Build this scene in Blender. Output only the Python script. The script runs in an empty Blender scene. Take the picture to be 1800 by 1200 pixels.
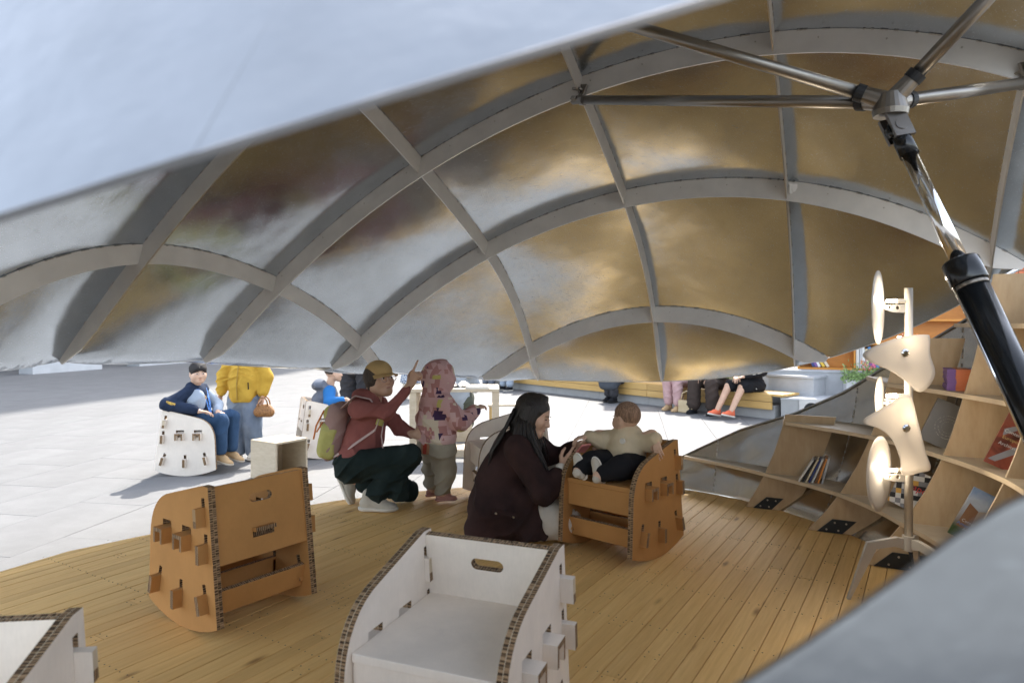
import bpy, bmesh, math, random
import numpy as np
from mathutils import Vector, Matrix
from mathutils.geometry import tessellate_polygon
random.seed(7); rng = np.random.RandomState(7)
R = math.radians
S = bpy.context.scene
COL = S.collection

# ------------------------------------------------------------------ camera, sky, sun, exposure
EYE = 1.25
cam_d = bpy.data.cameras.new('camera'); cam = bpy.data.objects.new('camera', cam_d); COL.objects.link(cam)
cam.location = (0, 0, EYE); cam.rotation_euler = (R(90), 0, 0)
cam_d.sensor_width = 36; cam_d.sensor_fit = 'HORIZONTAL'; cam_d.lens = 24
cam_d.shift_y = -33 / 1800
cam_d.clip_start = 0.02; cam_d.clip_end = 600
cam_d.dof.use_dof = True; cam_d.dof.focus_distance = 4.4; cam_d.dof.aperture_fstop = 3.6
S.camera = cam
SUN_EL = 46.5; SUN_H = Vector((-0.12, -1.0, 0)).normalized()
SUN_DIR = SUN_H * math.cos(R(SUN_EL)) + Vector((0, 0, -math.sin(R(SUN_EL))))
w = bpy.data.worlds.new('World'); S.world = w; w.use_nodes = True
nt = w.node_tree; nt.nodes.clear()
sky = nt.nodes.new('ShaderNodeTexSky'); sky.sky_type = 'NISHITA'; sky.sun_disc = False
sky.sun_elevation = R(SUN_EL); sky.sun_rotation = math.atan2(-SUN_H.x, -SUN_H.y)
sky.air_density = 1.0; sky.dust_density = 2.0
bg = nt.nodes.new('ShaderNodeBackground'); bg.inputs[1].default_value = 0.15
wo = nt.nodes.new('ShaderNodeOutputWorld')
hs = nt.nodes.new('ShaderNodeHueSaturation'); hs.inputs['Saturation'].default_value = 0.5
nt.links.new(sky.outputs[0], hs.inputs['Color']); nt.links.new(hs.outputs[0], bg.inputs[0]); nt.links.new(bg.outputs[0], wo.inputs[0])
sl = bpy.data.lights.new('sun', 'SUN'); sl.energy = 2.0; sl.angle = R(0.53); sl.color = (1.0, 0.95, 0.87)
so = bpy.data.objects.new('sun', sl); COL.objects.link(so)
so.rotation_euler = SUN_DIR.to_track_quat('-Z', 'Y').to_euler(); so.location = (-5, 15, 20)
S.view_settings.view_transform = 'Standard'; S.view_settings.look = 'None'
S.view_settings.exposure = 2.2; S.view_settings.gamma = 1.0
S.view_settings.use_curve_mapping = False
S.cycles.max_bounces = 10; S.cycles.diffuse_bounces = 6; S.cycles.glossy_bounces = 6
S.cycles.use_denoising = True
S.cycles.sample_clamp_indirect = 6.0

# ------------------------------------------------------------------ helpers: objects
def tag(o, label=None, cat=None, group=None, kind=None):
    if label: o['label'] = label
    if cat: o['category'] = cat
    if group: o['group'] = group
    if kind: o['kind'] = kind
    return o

def empty(name, loc=(0, 0, 0), rz=0.0, label=None, cat=None, group=None, kind=None, parent=None):
    o = bpy.data.objects.new(name, None); COL.objects.link(o)
    o.location = loc; o.rotation_euler = (0, 0, rz); o.empty_display_size = 0.1
    if parent: o.parent = parent
    return tag(o, label, cat, group, kind)

def link(name, me, parent=None):
    o = bpy.data.objects.new(name, me); COL.objects.link(o)
    if parent: o.parent = parent
    return o

def copy_tree(o, parent=None):
    c = o.copy(); COL.objects.link(c)
    if parent: c.parent = parent
    for ch in list(o.children): copy_tree(ch, c)
    return c

V3 = lambda *a: np.array(a, float)
def unit(v):
    v = np.asarray(v, float); return v / (np.linalg.norm(v) + 1e-12)

class MB:
    def __init__(s): s.v = []; s.f = []; s.m = []; s.uv = []
    def add(s, vs, fs, mi=0, uvs=None):
        b = len(s.v); s.v += [tuple(map(float, p)) for p in vs]
        for i, f in enumerate(fs):
            s.f.append([b + k for k in f]); s.m.append(mi if not isinstance(mi, (list, tuple)) else mi[i])
            s.uv.append(uvs[i] if uvs else None)
        return s
    def box(s, c, sz, M=None, mi=0):
        c = np.asarray(c, float); h = np.asarray(sz, float) / 2
        P = np.array([[x, y, z] for x in (-1, 1) for y in (-1, 1) for z in (-1, 1)], float) * h
        if M is not None: P = P @ np.asarray(M, float).T
        return s.add(P + c, [(0, 1, 3, 2), (4, 6, 7, 5), (0, 4, 5, 1), (2, 3, 7, 6), (0, 2, 6, 4), (1, 5, 7, 3)], mi)
    def tube(s, pts, rad, n=10, mi=0, cap=True, flat=None):
        pts = [np.asarray(p, float) for p in pts]
        if not hasattr(rad, '__len__'): rad = [rad] * len(pts)
        up = None; rings = []
        for i, p in enumerate(pts):
            t = unit(pts[min(i + 1, len(pts) - 1)] - pts[max(i - 1, 0)])
            if up is None: up = V3(0, 0, 1) if abs(t[2]) < .9 else V3(1, 0, 0)
            a = unit(np.cross(t, up)); b = unit(np.cross(a, t)); up = b
            fa, fb = flat if flat else (1, 1)
            rings.append([p + rad[i] * (a * fa * math.cos(q) + b * fb * math.sin(q)) for q in np.linspace(0, 2 * math.pi, n, endpoint=False)])
        vs = [q for r in rings for q in r]; fs = []
        for i in range(len(pts) - 1):
            for k in range(n):
                fs.append((i * n + k, i * n + (k + 1) % n, (i + 1) * n + (k + 1) % n, (i + 1) * n + k))
        if cap:
            fs.append(tuple(range(n))[::-1]); fs.append(tuple((len(pts) - 1) * n + k for k in range(n)))
        return s.add(vs, fs, mi)
    def plate(s, outer, holes, th, O, U, Vv, N, mi=0, me=1):
        """flat plate with holes: outline in (U,V), extruded +-th/2 along N; UV of the edges runs along the perimeter"""
        O, U, Vv, N = [np.asarray(x, float) for x in (O, U, Vv, N)]
        loops = [list(outer)] + [list(h) for h in holes]
        flat = [p for l in loops for p in l]
        tris = tessellate_polygon([[Vector((p[0], p[1], 0)) for p in l] for l in loops])
        n = len(flat)
        vs = [O + U * p[0] + Vv * p[1] + N * th / 2 for p in flat] + [O + U * p[0] + Vv * p[1] - N * th / 2 for p in flat]
        rh = np.dot(np.cross(U, Vv), N) > 0
        fs = []; uv = []; mm = []
        for t in tris:
            a, b, c = [flat[k] for k in t]
            ccw = (b[0] - a[0]) * (c[1] - a[1]) - (b[1] - a[1]) * (c[0] - a[0]) > 0
            t = tuple(t)
            if ccw != rh: t = t[::-1]
            fs.append(t); fs.append(tuple(k + n for k in t[::-1])); mm += [mi, mi]
            uv.append([(flat[k][0], flat[k][1]) for k in t]); uv.append([(flat[k][0], flat[k][1]) for k in t[::-1]])
        b0 = 0
        for li, l in enumerate(loops):
            m = len(l); acc = 0
            area = sum(l[i][0] * l[(i + 1) % m][1] - l[(i + 1) % m][0] * l[i][1] for i in range(m))
            for i in range(m):
                j = (i + 1) % m; d = math.hypot(l[j][0] - l[i][0], l[j][1] - l[i][1])
                q = (b0 + i, b0 + i + n, b0 + j + n, b0 + j); u = [(acc, 1), (acc, 0), (acc + d, 0), (acc + d, 1)]
                flip = ((area > 0) == rh)
                if li > 0: flip = not flip
                if not flip: q = q[::-1]; u = u[::-1]
                fs.append(q); uv.append(u); mm.append(me); acc += d
            b0 += m
        return s.add(vs, fs, mm, uv)
    def build(s, name, mats, parent=None, smooth=False, bevel=0, loc=None):
        me = bpy.data.meshes.new(name); me.from_pydata(s.v, [], s.f)
        if not isinstance(mats, (list, tuple)): mats = [mats]
        for m in mats: me.materials.append(m)
        me.polygons.foreach_set('material_index', [min(k, len(mats) - 1) for k in s.m])
        if any(u is not None for u in s.uv):
            L = me.uv_layers.new(name='UVMap'); flat = []
            for f, u in zip(s.f, s.uv):
                for k in range(len(f)): flat += list(u[k]) if u else [0.0, 0.5]
            L.data.foreach_set('uv', flat)
        me.update()
        if bevel:
            bm = bmesh.new(); bm.from_mesh(me)
            bmesh.ops.remove_doubles(bm, verts=bm.verts, dist=1e-5)
            es = [e for e in bm.edges if len(e.link_faces) == 2 and e.calc_face_angle(0) > 0.6]
            bmesh.ops.bevel(bm, geom=es, offset=bevel, segments=2, affect='EDGES', profile=0.6)
            bm.to_mesh(me); bm.free()
        if smooth:
            me.polygons.foreach_set('use_smooth', [True] * len(me.polygons))
        o = link(name, me, parent)
        if loc is not None: o.location = loc
        return o

def obox(name, c, sz, mat, parent=None, M=None, bevel=0.002):
    return MB().box(c, sz, M).build(name, mat, parent, bevel=bevel)

def rotz(a):
    c, s_ = math.cos(a), math.sin(a); return np.array([[c, -s_, 0], [s_, c, 0], [0, 0, 1]])
def rotx(a):
    c, s_ = math.cos(a), math.sin(a); return np.array([[1, 0, 0], [0, c, -s_], [0, s_, c]])
def roty(a):
    c, s_ = math.cos(a), math.sin(a); return np.array([[c, 0, s_], [0, 1, 0], [-s_, 0, c]])

def text(name, body, size, M, mat, parent, depth=0.0004, align='CENTER'):
    cu = bpy.data.curves.new(name, 'FONT'); cu.body = body; cu.size = size; cu.align_x = align; cu.align_y = 'CENTER'; cu.extrude = depth
    o = bpy.data.objects.new('tmp', cu)
    me = bpy.data.meshes.new_from_object(o); bpy.data.objects.remove(o)
    me.materials.clear(); me.materials.append(mat)
    t = link(name, me, parent); t.matrix_local = M
    return t

# ------------------------------------------------------------------ helpers: materials
class NT:
    def __init__(s, name):
        s.mat = bpy.data.materials.new(name); s.mat.use_nodes = True
        s.t = s.mat.node_tree; s.t.nodes.clear()
        s.out = s.n('ShaderNodeOutputMaterial')
    def n(s, typ, **kw):
        o = s.t.nodes.new(typ)
        for k, v in kw.items(): setattr(o, k, v)
        return o
    def l(s, a, b): s.t.links.new(a, b)
    def coord(s, kind='Object', scale=(1, 1, 1), rot=(0, 0, 0)):
        c = s.n('ShaderNodeTexCoord'); m = s.n('ShaderNodeMapping')
        m.inputs['Scale'].default_value = scale; m.inputs['Rotation'].default_value = rot
        s.l(c.outputs[kind], m.inputs[0]); return m.outputs[0]
    def noise(s, vec, scale, detail=3, rough=0.55, dist=0):
        n = s.n('ShaderNodeTexNoise'); n.inputs['Scale'].default_value = scale; n.inputs['Detail'].default_value = detail
        n.inputs['Roughness'].default_value = rough; n.inputs['Distortion'].default_value = dist
        s.l(vec, n.inputs['Vector']); return n.outputs[0]
    def ramp(s, fac, stops, interp='LINEAR'):
        r = s.n('ShaderNodeValToRGB'); e = r.color_ramp.elements; r.color_ramp.interpolation = interp
        while len(e) < len(stops): e.new(0.5)
        for i, (p, c) in enumerate(stops):
            e[i].position = p; e[i].color = (*c, 1) if len(c) == 3 else c
        s.l(fac, r.inputs[0]); return r.outputs[0]
    def mix(s, a, b, fac, mode='MIX'):
        m = s.n('ShaderNodeMix', data_type='RGBA', blend_type=mode)
        for sock, v in ((m.inputs[0], fac), (m.inputs[6], a), (m.inputs[7], b)):
            if hasattr(v, 'is_output'): s.l(v, sock)
            else: sock.default_value = v if not isinstance(v, tuple) else (*v, 1)[:4]
        return m.outputs[2]
    def math(s, op, a, b=0.0, c=None):
        m = s.n('ShaderNodeMath', operation=op)
        for i, v in enumerate((a, b) if c is None else (a, b, c)):
            if hasattr(v, 'is_output'): s.l(v, m.inputs[i])
            else: m.inputs[i].default_value = v
        return m.outputs[0]
    def bump(s, h, strength=0.3, dist=0.01, normal=None):
        b = s.n('ShaderNodeBump'); b.inputs['Strength'].default_value = strength; b.inputs['Distance'].default_value = dist
        s.l(h, b.inputs['Height'])
        if normal is not None: s.l(normal, b.inputs['Normal'])
        return b.outputs[0]
    def bsdf(s, color, rough=0.6, metal=0.0, normal=None, **kw):
        b = s.n('ShaderNodeBsdfPrincipled')
        for sock, v in (('Base Color', color), ('Roughness', rough), ('Metallic', metal)):
            if hasattr(v, 'is_output'): s.l(v, b.inputs[sock])
            else: b.inputs[sock].default_value = (*v, 1) if isinstance(v, tuple) and len(v) == 3 else v
        if normal is not None: s.l(normal, b.inputs['Normal'])
        for k, v in kw.items(): b.inputs[k.replace('_', ' ')].default_value = v
        s.l(b.outputs[0], s.out.inputs[0]); s.b = b; return s.mat

def plain(name, col, rough=0.6, metal=0.0, var=0.12, scale=8, bump=0.08, bs=60):
    t = NT(name); v = t.coord()
    n = t.noise(v, scale, 4)
    lo = tuple(c * (1 - var) for c in col); hi = tuple(min(1, c * (1 + var)) for c in col)
    c = t.ramp(n, [(0.3, lo), (0.7, hi)])
    nm = t.bump(t.noise(v, bs, 3), bump, 0.01) if bump else None
    return t.bsdf(c, rough, metal, nm)

def cloth(name, col, col2=None, rough=0.92, weave=450, fold=0.5):
    t = NT(name); v = t.coord()
    n = t.noise(v, 6, 4); lo = tuple(c * 0.86 for c in col); hi = col2 or tuple(min(1, c * 1.12) for c in col)
    c = t.ramp(n, [(0.3, lo), (0.72, hi)])
    h = t.math('ADD', t.math('MULTIPLY', t.noise(v, 22, 4, 0.6, 0.8), fold), t.math('MULTIPLY', t.noise(v, weave, 1), 0.12))
    m = t.bsdf(c, rough, 0, t.bump(h, 0.5, 0.012)); t.b.inputs['Specular IOR Level'].default_value = 0.2
    return m

def metal_sheet(name, col, rough, oil=0.35, scratch=0.5):
    t = NT(name); v = t.coord()
    big = t.noise(v, 2.2, 2, 0.5); mid = t.noise(v, 9, 3, 0.55); fine = t.noise(t.coord(scale=(1, 1, 1)), 180, 2)
    sc1 = t.noise(t.coord(scale=(3, 90, 20), rot=(0.3, 0.2, 0.7)), 5, 2, 0.7); sc2 = t.noise(t.coord(scale=(70, 4, 30), rot=(0.1, 0.6, 1.9)), 5, 2, 0.7)
    scr = t.math('MAXIMUM', t.ramp(sc1, [(0.66, (0, 0, 0)), (0.72, (1, 1, 1))]), t.ramp(sc2, [(0.67, (0, 0, 0)), (0.73, (1, 1, 1))]))
    rg = t.math('ADD', t.math('MULTIPLY', mid, 0.16), t.math('ADD', t.math('MULTIPLY', scr, 0.16 * scratch), rough - 0.08))
    c = t.ramp(t.noise(v, 5, 5, 0.65), [(0.3, tuple(x * 0.88 for x in col)), (0.7, col)])
    c = t.mix(c, tuple(min(1, x * 1.35) for x in col), t.math('MULTIPLY', scr, 0.5 * scratch))
    h = t.math('ADD', t.math('MULTIPLY', big, 1.0), t.math('ADD', t.math('MULTIPLY', mid, 0.16), t.math('MULTIPLY', fine, 0.006)))
    return t.bsdf(c, rg, 1.0, t.bump(h, oil, 0.06))

M = {}
M['panel'] = metal_sheet('brushed_steel_sheet', (0.60, 0.665, 0.745), 0.19, 0.10, 0.8)
M['skin_steel'] = metal_sheet('matt_steel_skin', (0.375, 0.395, 0.41), 0.38, 0.5, 0.6)
M['shell'] = metal_sheet('shell_steel_sheet', (0.74, 0.71, 0.66), 0.20, 0.05, 0.0)
M['rib'] = plain('matt_steel_rib', (0.68, 0.65, 0.61), 0.5, 0.2, 0.08, 6, 0.05, 120)
M['edge_steel'] = metal_sheet('cut_steel_edge', (0.62, 0.60, 0.57), 0.38, 0.05, 0.4)
M['weld'] = plain('weld_bead_metal', (0.46, 0.43, 0.39), 0.45, 0.5, 0.4, 60, 0.4, 90)
M['tube'] = metal_sheet('dull_tube_steel', (0.30, 0.28, 0.255), 0.36, 0.08, 0.6)
M['chrome'] = plain('polished_rod', (0.80, 0.80, 0.80), 0.10, 1.0, 0.03, 8, 0)
M['black_paint'] = plain('black_gloss_paint', (0.010, 0.012, 0.014), 0.16, 0.0, 0.2, 20, 0.03)
M['black_rubber'] = plain('black_rubber', (0.015, 0.015, 0.016), 0.6)
M['black_plate'] = plain('black_fixing_plate', (0.012, 0.016, 0.018), 0.35, 0.0, 0.3, 30, 0.1)
M['bolt'] = plain('bolt_head', (0.5, 0.46, 0.40), 0.4, 1.0)

def wood(name, c1, c2, grain=(2, 30, 30), rot=(0, 0, 0), rough=0.5, rand=0.25, knots=True, grey=None):
    t = NT(name); oi = t.n('ShaderNodeObjectInfo')
    tc = t.n('ShaderNodeTexCoord'); mp = t.n('ShaderNodeMapping'); mp.inputs['Rotation'].default_value = rot
    t.l(tc.outputs['Object'], mp.inputs[0])
    off = t.n('ShaderNodeVectorMath', operation='SCALE'); off.inputs[0].default_value = (37.0, 19.0, 11.0)
    t.l(oi.outputs['Random'], off.inputs['Scale'])
    ad = t.n('ShaderNodeVectorMath', operation='ADD'); t.l(mp.outputs[0], ad.inputs[0]); t.l(off.outputs[0], ad.inputs[1])
    m2 = t.n('ShaderNodeMapping'); m2.inputs['Scale'].default_value = grain; t.l(ad.outputs[0], m2.inputs[0])
    g = t.noise(m2.outputs[0], 1.0, 5, 0.6, 1.2)
    m3 = t.n('ShaderNodeMapping'); m3.inputs['Scale'].default_value = tuple(x * 4 for x in grain); t.l(ad.outputs[0], m3.inputs[0])
    g2 = t.noise(m3.outputs[0], 1.0, 3, 0.7)
    c = t.ramp(g, [(0.25, c1), (0.75, c2)])
    c = t.mix(c, t.ramp(g2, [(0.3, (0.80, 0.74, 0.66)), (0.6, (1, 1, 1))]), 0.5, 'MULTIPLY')
    rnd = t.ramp(oi.outputs['Random'], [(0, (1 - rand, 1 - rand * 1.15, 1 - rand * 1.3)), (0.5, (1, 1, 1)), (1, (1 + rand * .5, 1 + rand * .5, 1 + rand * .45))])
    c = t.mix(c, rnd, 1.0, 'MULTIPLY')
    if knots:
        vo = t.n('ShaderNodeTexVoronoi'); vo.inputs['Scale'].default_value = 1.0
        m4 = t.n('ShaderNodeMapping'); m4.inputs['Scale'].default_value = (2.0, 6.5, 3); t.l(ad.outputs[0], m4.inputs[0]); t.l(m4.outputs[0], vo.inputs['Vector'])
        k = t.ramp(vo.outputs['Distance'], [(0.035, (0.30, 0.20, 0.12)), (0.10, (0.85, 0.8, 0.75)), (0.14, (1, 1, 1))])
        c = t.mix(c, k, 0.8, 'MULTIPLY')
    h = t.math('ADD', t.math('MULTIPLY', g2, 0.6), g)
    return t.bsdf(c, rough, 0, t.bump(h, 0.18, 0.004))
PLANK_ANG = math.atan2(1200, 736)          # planks run towards 31.5 degrees right of straight ahead
M['plank'] = wood('larch_plank', (0.74, 0.46, 0.165), (0.84, 0.565, 0.23), (1.2, 22, 22), (0, 0, 0), 0.55, 0.11)
M['ply'] = wood('birch_plywood', (0.46, 0.325, 0.18), (0.55, 0.41, 0.25), (9, 3, 2.2), (0, 0, 0), 0.5, 0.05, False)
M['ply_edge'] = wood('pale_plywood_edge', (0.62, 0.50, 0.34), (0.70, 0.58, 0.42), (6, 6, 40), (0, 0, 0), 0.5, 0.05, False)
M['pale_ply'] = wood('pale_plywood', (0.50, 0.42, 0.30), (0.60, 0.51, 0.385), (3, 3, 12), (0, 0, 0), 0.5, 0.04, False)
M['bench_wood'] = wood('golden_bench_wood', (0.52, 0.32, 0.10), (0.62, 0.41, 0.15), (1.2, 14, 14), (0, 0, R(50)), 0.5, 0.08, False)
M['orange_wood'] = wood('orange_bookcase_wood', (0.55, 0.22, 0.03), (0.66, 0.29, 0.05), (2, 8, 8), (0, 0, 0), 0.4, 0.05, False)

def card(name, col, rough=0.8):
    t = NT(name); v = t.coord()
    n = t.noise(v, 4, 6, .65); f = t.noise(t.coord(scale=(1, 1, 0.08)), 220, 2)
    c = t.ramp(n, [(0.3, tuple(x * 0.86 for x in col)), (0.7, tuple(min(1, x * 1.04) for x in col))])
    c = t.mix(c, t.ramp(f, [(0.3, (0.93, 0.93, 0.93)), (0.7, (1, 1, 1))]), 0.6, 'MULTIPLY')
    m = t.bsdf(c, rough, 0, t.bump(f, 0.06, 0.003)); t.b.inputs['Specular IOR Level'].default_value = 0.25; return m
def honeycomb(name, liner):
    t = NT(name); tc = t.n('ShaderNodeTexCoord'); sep = t.n('ShaderNodeSeparateXYZ'); t.l(tc.outputs['UV'], sep.inputs[0])
    cm = t.n('ShaderNodeCombineXYZ'); t.l(t.math('MULTIPLY', sep.outputs[0], 150.0), cm.inputs[0])
    t.l(t.math('MULTIPLY', t.math('FLOOR', t.math('MULTIPLY', sep.outputs[1], 2.0)), 7.3), cm.inputs[1])
    n = t.noise(cm.outputs[0], 1.0, 1, 0.5)
    wv = t.math('SINE', t.math('MULTIPLY', sep.outputs[0], 700.0))
    fac = t.math('ADD', n, t.math('MULTIPLY', wv, 0.10))
    c = t.ramp(fac, [(0.36, (0.045, 0.024, 0.010)), (0.46, (0.16, 0.095, 0.045)), (0.56, (0.34, 0.215, 0.115)), (0.7, (0.42, 0.28, 0.155))])
    tri = t.math('ABSOLUTE', t.math('SUBTRACT', t.math('FRACT', t.math('MULTIPLY', sep.outputs[1], 2.0)), 0.5))
    line = t.math('GREATER_THAN', tri, 0.44)
    c = t.mix(c, liner, line)
    return t.bsdf(c, 0.9, 0, t.bump(fac, 0.8, 0.01))
M['card_brown'] = card('brown_cardboard', (0.50, 0.255, 0.085))
M['card_white'] = card('white_faced_cardboard', (0.86, 0.775, 0.675))
M['comb_brown'] = honeycomb('brown_honeycomb_edge', (0.40, 0.26, 0.13))
M['comb_white'] = honeycomb('white_board_honeycomb_edge', (0.60, 0.50, 0.36))
M['slot_dark'] = plain('slot_interior', (0.05, 0.032, 0.018), 0.9)

def concrete(name, col, rough=0.8, sc=3):
    t = NT(name); v = t.coord(); oi = t.n('ShaderNodeObjectInfo')
    c = t.ramp(t.noise(v, sc, 6, 0.65), [(0.3, tuple(x * 0.86 for x in col)), (0.7, tuple(x * 1.08 for x in col))])
    c = t.mix(c, t.ramp(t.noise(v, 160, 2), [(0.3, (0.88, 0.88, 0.88)), (0.7, (1.05, 1.05, 1.05))]), 0.6, 'MULTIPLY')
    c = t.mix(c, t.ramp(oi.outputs['Random'], [(0, (0.95, 0.95, 0.95)), (1, (1.04, 1.04, 1.04))]), 1.0, 'MULTIPLY')
    return t.bsdf(c, rough, 0, t.bump(t.noise(v, 90, 4), 0.15, 0.004))
M['paver'] = concrete('pale_granite_paver', (0.165, 0.165, 0.165), 0.75)
M['joint'] = concrete('paver_joint', (0.14, 0.137, 0.132), 0.9)
M['concrete'] = concrete('smooth_concrete', (0.36, 0.36, 0.35), 0.8)
M['white_wall'] = concrete('pale_rendered_wall', (0.50, 0.51, 0.52), 0.8)
M['skin'] = plain('skin', (0.58, 0.36, 0.245), 0.5, 0, 0.06, 14, 0.03, 200)
M['skin_b'] = plain('child_skin', (0.62, 0.40, 0.28), 0.5, 0, 0.06, 14, 0.03, 200)
M['lips'] = plain('lips', (0.42, 0.17, 0.13), 0.45)
M['eye'] = plain('dark_eye', (0.015, 0.010, 0.008), 0.25, bump=0)
M['brow'] = plain('brow_hair', (0.03, 0.022, 0.017), 0.8)
def hairm(name, col, rough=0.42):
    t = NT(name); f = t.noise(t.coord(scale=(60, 60, 5)), 3, 3, 0.6)
    c = t.ramp(f, [(0.3, tuple(x * 0.5 for x in col)), (0.7, tuple(x * 1.8 for x in col))])
    return t.bsdf(c, rough, 0, t.bump(f, 0.7, 0.01))
M['hair'] = hairm('black_hair', (0.014, 0.010, 0.008)); M['hair_short'] = hairm('short_dark_hair', (0.05, 0.035, 0.025), 0.7)

# ------------------------------------------------------------------ the ground
GZ = -0.15
def clip_convex(poly, a, b, c):          # keep a*x+b*y<=c
    out = []
    for i in range(len(poly)):
        p, q = poly[i], poly[(i + 1) % len(poly)]
        dp, dq = a * p[0] + b * p[1] - c, a * q[0] + b * q[1] - c
        if dp <= 0: out.append(p)
        if dp * dq < 0:
            t = dp / (dp - dq); out.append((p[0] + (q[0] - p[0]) * t, p[1] + (q[1] - p[1]) * t))
    return out
def prism(mb, poly, z0, z1, mi=0, ch=0.0):
    n = len(poly)
    if n < 3: return
    ar = sum(poly[i][0] * poly[(i + 1) % n][1] - poly[(i + 1) % n][0] * poly[i][1] for i in range(n))
    if ar < 0: poly = poly[::-1]
    if abs(ar) < 4e-4: return
    vs = [(x, y, z0) for x, y in poly] + [(x, y, z1) for x, y in poly]
    mb.add(vs, [tuple(range(n))[::-1], tuple(range(n, 2 * n))] + [(i, (i + 1) % n, (i + 1) % n + n, i + n) for i in range(n)], mi)
DECK = [(-2.76, 2.8), (-2.66, 3.25), (-2.57, 3.44), (-2.43, 3.74), (-2.12, 4.06), (-1.75, 4.42), (-1.24, 4.80), (-0.8, 5.03), (-.31, 5.22), (.3, 5.33), (.75, 5.33), (1.2, 5.22),
        (1.56, 4.92), (1.80, 4.54), (1.97, 4.14), (2.05, 3.8), (2.10, 3.4), (2.09, 2.9), (2.0, 2.5), (1.85, 2.1), (1.6, 1.7), (1.2, 1.25), (.8, .98), (.2, .84), (-.5, .88), (-1.2, 1.1), (-1.9, 1.55), (-2.45, 2.15)]
def inside(poly, x, y):
    c = False
    for i in range(len(poly)):
        (x1, y1), (x2, y2) = poly[i], poly[i - 1]
        if (y1 > y) != (y2 > y) and x < (x2 - x1) * (y - y1) / (y2 - y1) + x1: c = not c
    return c
g = MB(); g.add([(-260, -260, GZ - 0.03), (260, -260, GZ - 0.03), (260, 260, GZ - 0.03), (-260, 260, GZ - 0.03)], [(0, 1, 2, 3)])
tag(g.build('ground', M['joint']), kind='structure')
pav = empty('pavement', kind='structure')
pang = math.atan2(1200, 207); pu = V3(math.cos(pang), math.sin(pang)); pv = V3(pu[1], -pu[0])
PW, PL = 0.585, 1.17
v0p = V3(1.065 - .15, 9.55) @ pv
stones = []
for i in range(-40, 45):
    for k in range(-8, 34):
        va = v0p + i * PW; ua = k * PL + (i % 3) * PL / 3
        c = pu * (ua + PL / 2) + pv * (va + PW / 2)
        if c[1] < -4 or c[1] > 32 or abs(c[0]) > max(5, c[1] * .95 + 2): continue
        if all(inside(DECK, *(c + pu * a * .6 + pv * b * .3)) for a in (-1, 1) for b in (-1, 1)): continue
        stones.append((c[1] if c[1] > 1 else 50, c))
stones.sort(key=lambda s: s[0])
hx, hy = PL / 2 - 0.0017, PW / 2 - 0.0017
pm = MB().box((0, 0, 0), (2 * hx, 2 * hy, .03)); po = pm.build('paver', M['paver'], pav, bevel=0.002); pme = po.data
far = MB()
for n, (d, c) in enumerate(stones):
    z = GZ - .015 + rng.uniform(-.0007, .0007)
    if n < 290:
        o = po if n == 0 else link('paver', pme, pav)
        o.location = (c[0], c[1], z); o.rotation_euler = (rng.uniform(-.0006, .0006), rng.uniform(-.0006, .0006), pang)
    else:
        far.box((c[0], c[1], z), (2 * hx, 2 * hy, .03), rotz(pang))
tag(far.build('paver_field', M['paver'], pav), kind='stuff')

# ------------------------------------------------------------------ the timber deck, board by board
deck = empty('timber_deck', kind='structure')
sub = MB(); prism(sub, [(x * .985 + .003, (y - 3) * .985 + 3) for x, y in DECK], GZ, -0.028)
sub.build('deck_substructure', plain('deck_underside', (0.05, 0.04, 0.03), 0.9), deck)
BW = 0.0742
ca, sa = math.cos(PLANK_ANG), math.sin(PLANK_ANG)
loc_deck = [(x * ca + y * sa, -x * sa + y * ca) for x, y in DECK]
vmin, vmax = min(p[1] for p in loc_deck), max(p[1] for p in loc_deck)
planks = []; v = vmin; row = 0
while v < vmax:
    strip = clip_convex(clip_convex(loc_deck, 0, -1, -(v + .0018)), 0, 1, v + BW - .0018)
    if len(strip) >= 3:
        ua, ub = min(p[0] for p in strip), max(p[0] for p in strip)
        cuts = [ua]; c = ua - rng.uniform(0, 1.6)
        while c < ub:
            c += rng.choice([1.35, 1.8, 2.25]) + rng.uniform(-.02, .02)
            if ua + .15 < c < ub - .15: cuts.append(c)
        cuts.append(ub)
        for a, b in zip(cuts[:-1], cuts[1:]):
            p = clip_convex(clip_convex(strip, -1, 0, -(a + .0008)), 1, 0, b - .0008)
            if len(p) >= 3: planks.append((v, a, b, p))
    v += BW; row += 1
nail = MB()
for n, (v, a, b, p) in enumerate(planks):
    cx, cy = (a + b) / 2, v + BW / 2
    m = MB(); prism(m, [(x - cx, y - cy) for x, y in p], -0.026, 0.0)
    if not m.v: continue
    o = m.build('plank', M['plank'], deck, bevel=0.0012 if len(p) <= 8 else 0)
    o.location = (cx * ca - cy * sa, cx * sa + cy * ca, rng.uniform(-.0012, .0008)); o.rotation_euler = (0, 0, PLANK_ANG)
    for e in list(np.arange(math.ceil(a / .45) * .45, b, .45)) + [a + .02, b - .02]:
        if a + .01 < e < b - .01:
            for q in (-.022, .022):
                x, y = e + rng.uniform(-.004, .004), cy + q + rng.uniform(-.003, .003)
                nail.box((x * ca - y * sa, x * sa + y * ca, .0012), (.0042, .0042, .0012))
tag(nail.build('nail_heads', plain('nail_head', (0.16, 0.10, 0.06), 0.6, 0.2), deck), kind='stuff')

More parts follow.
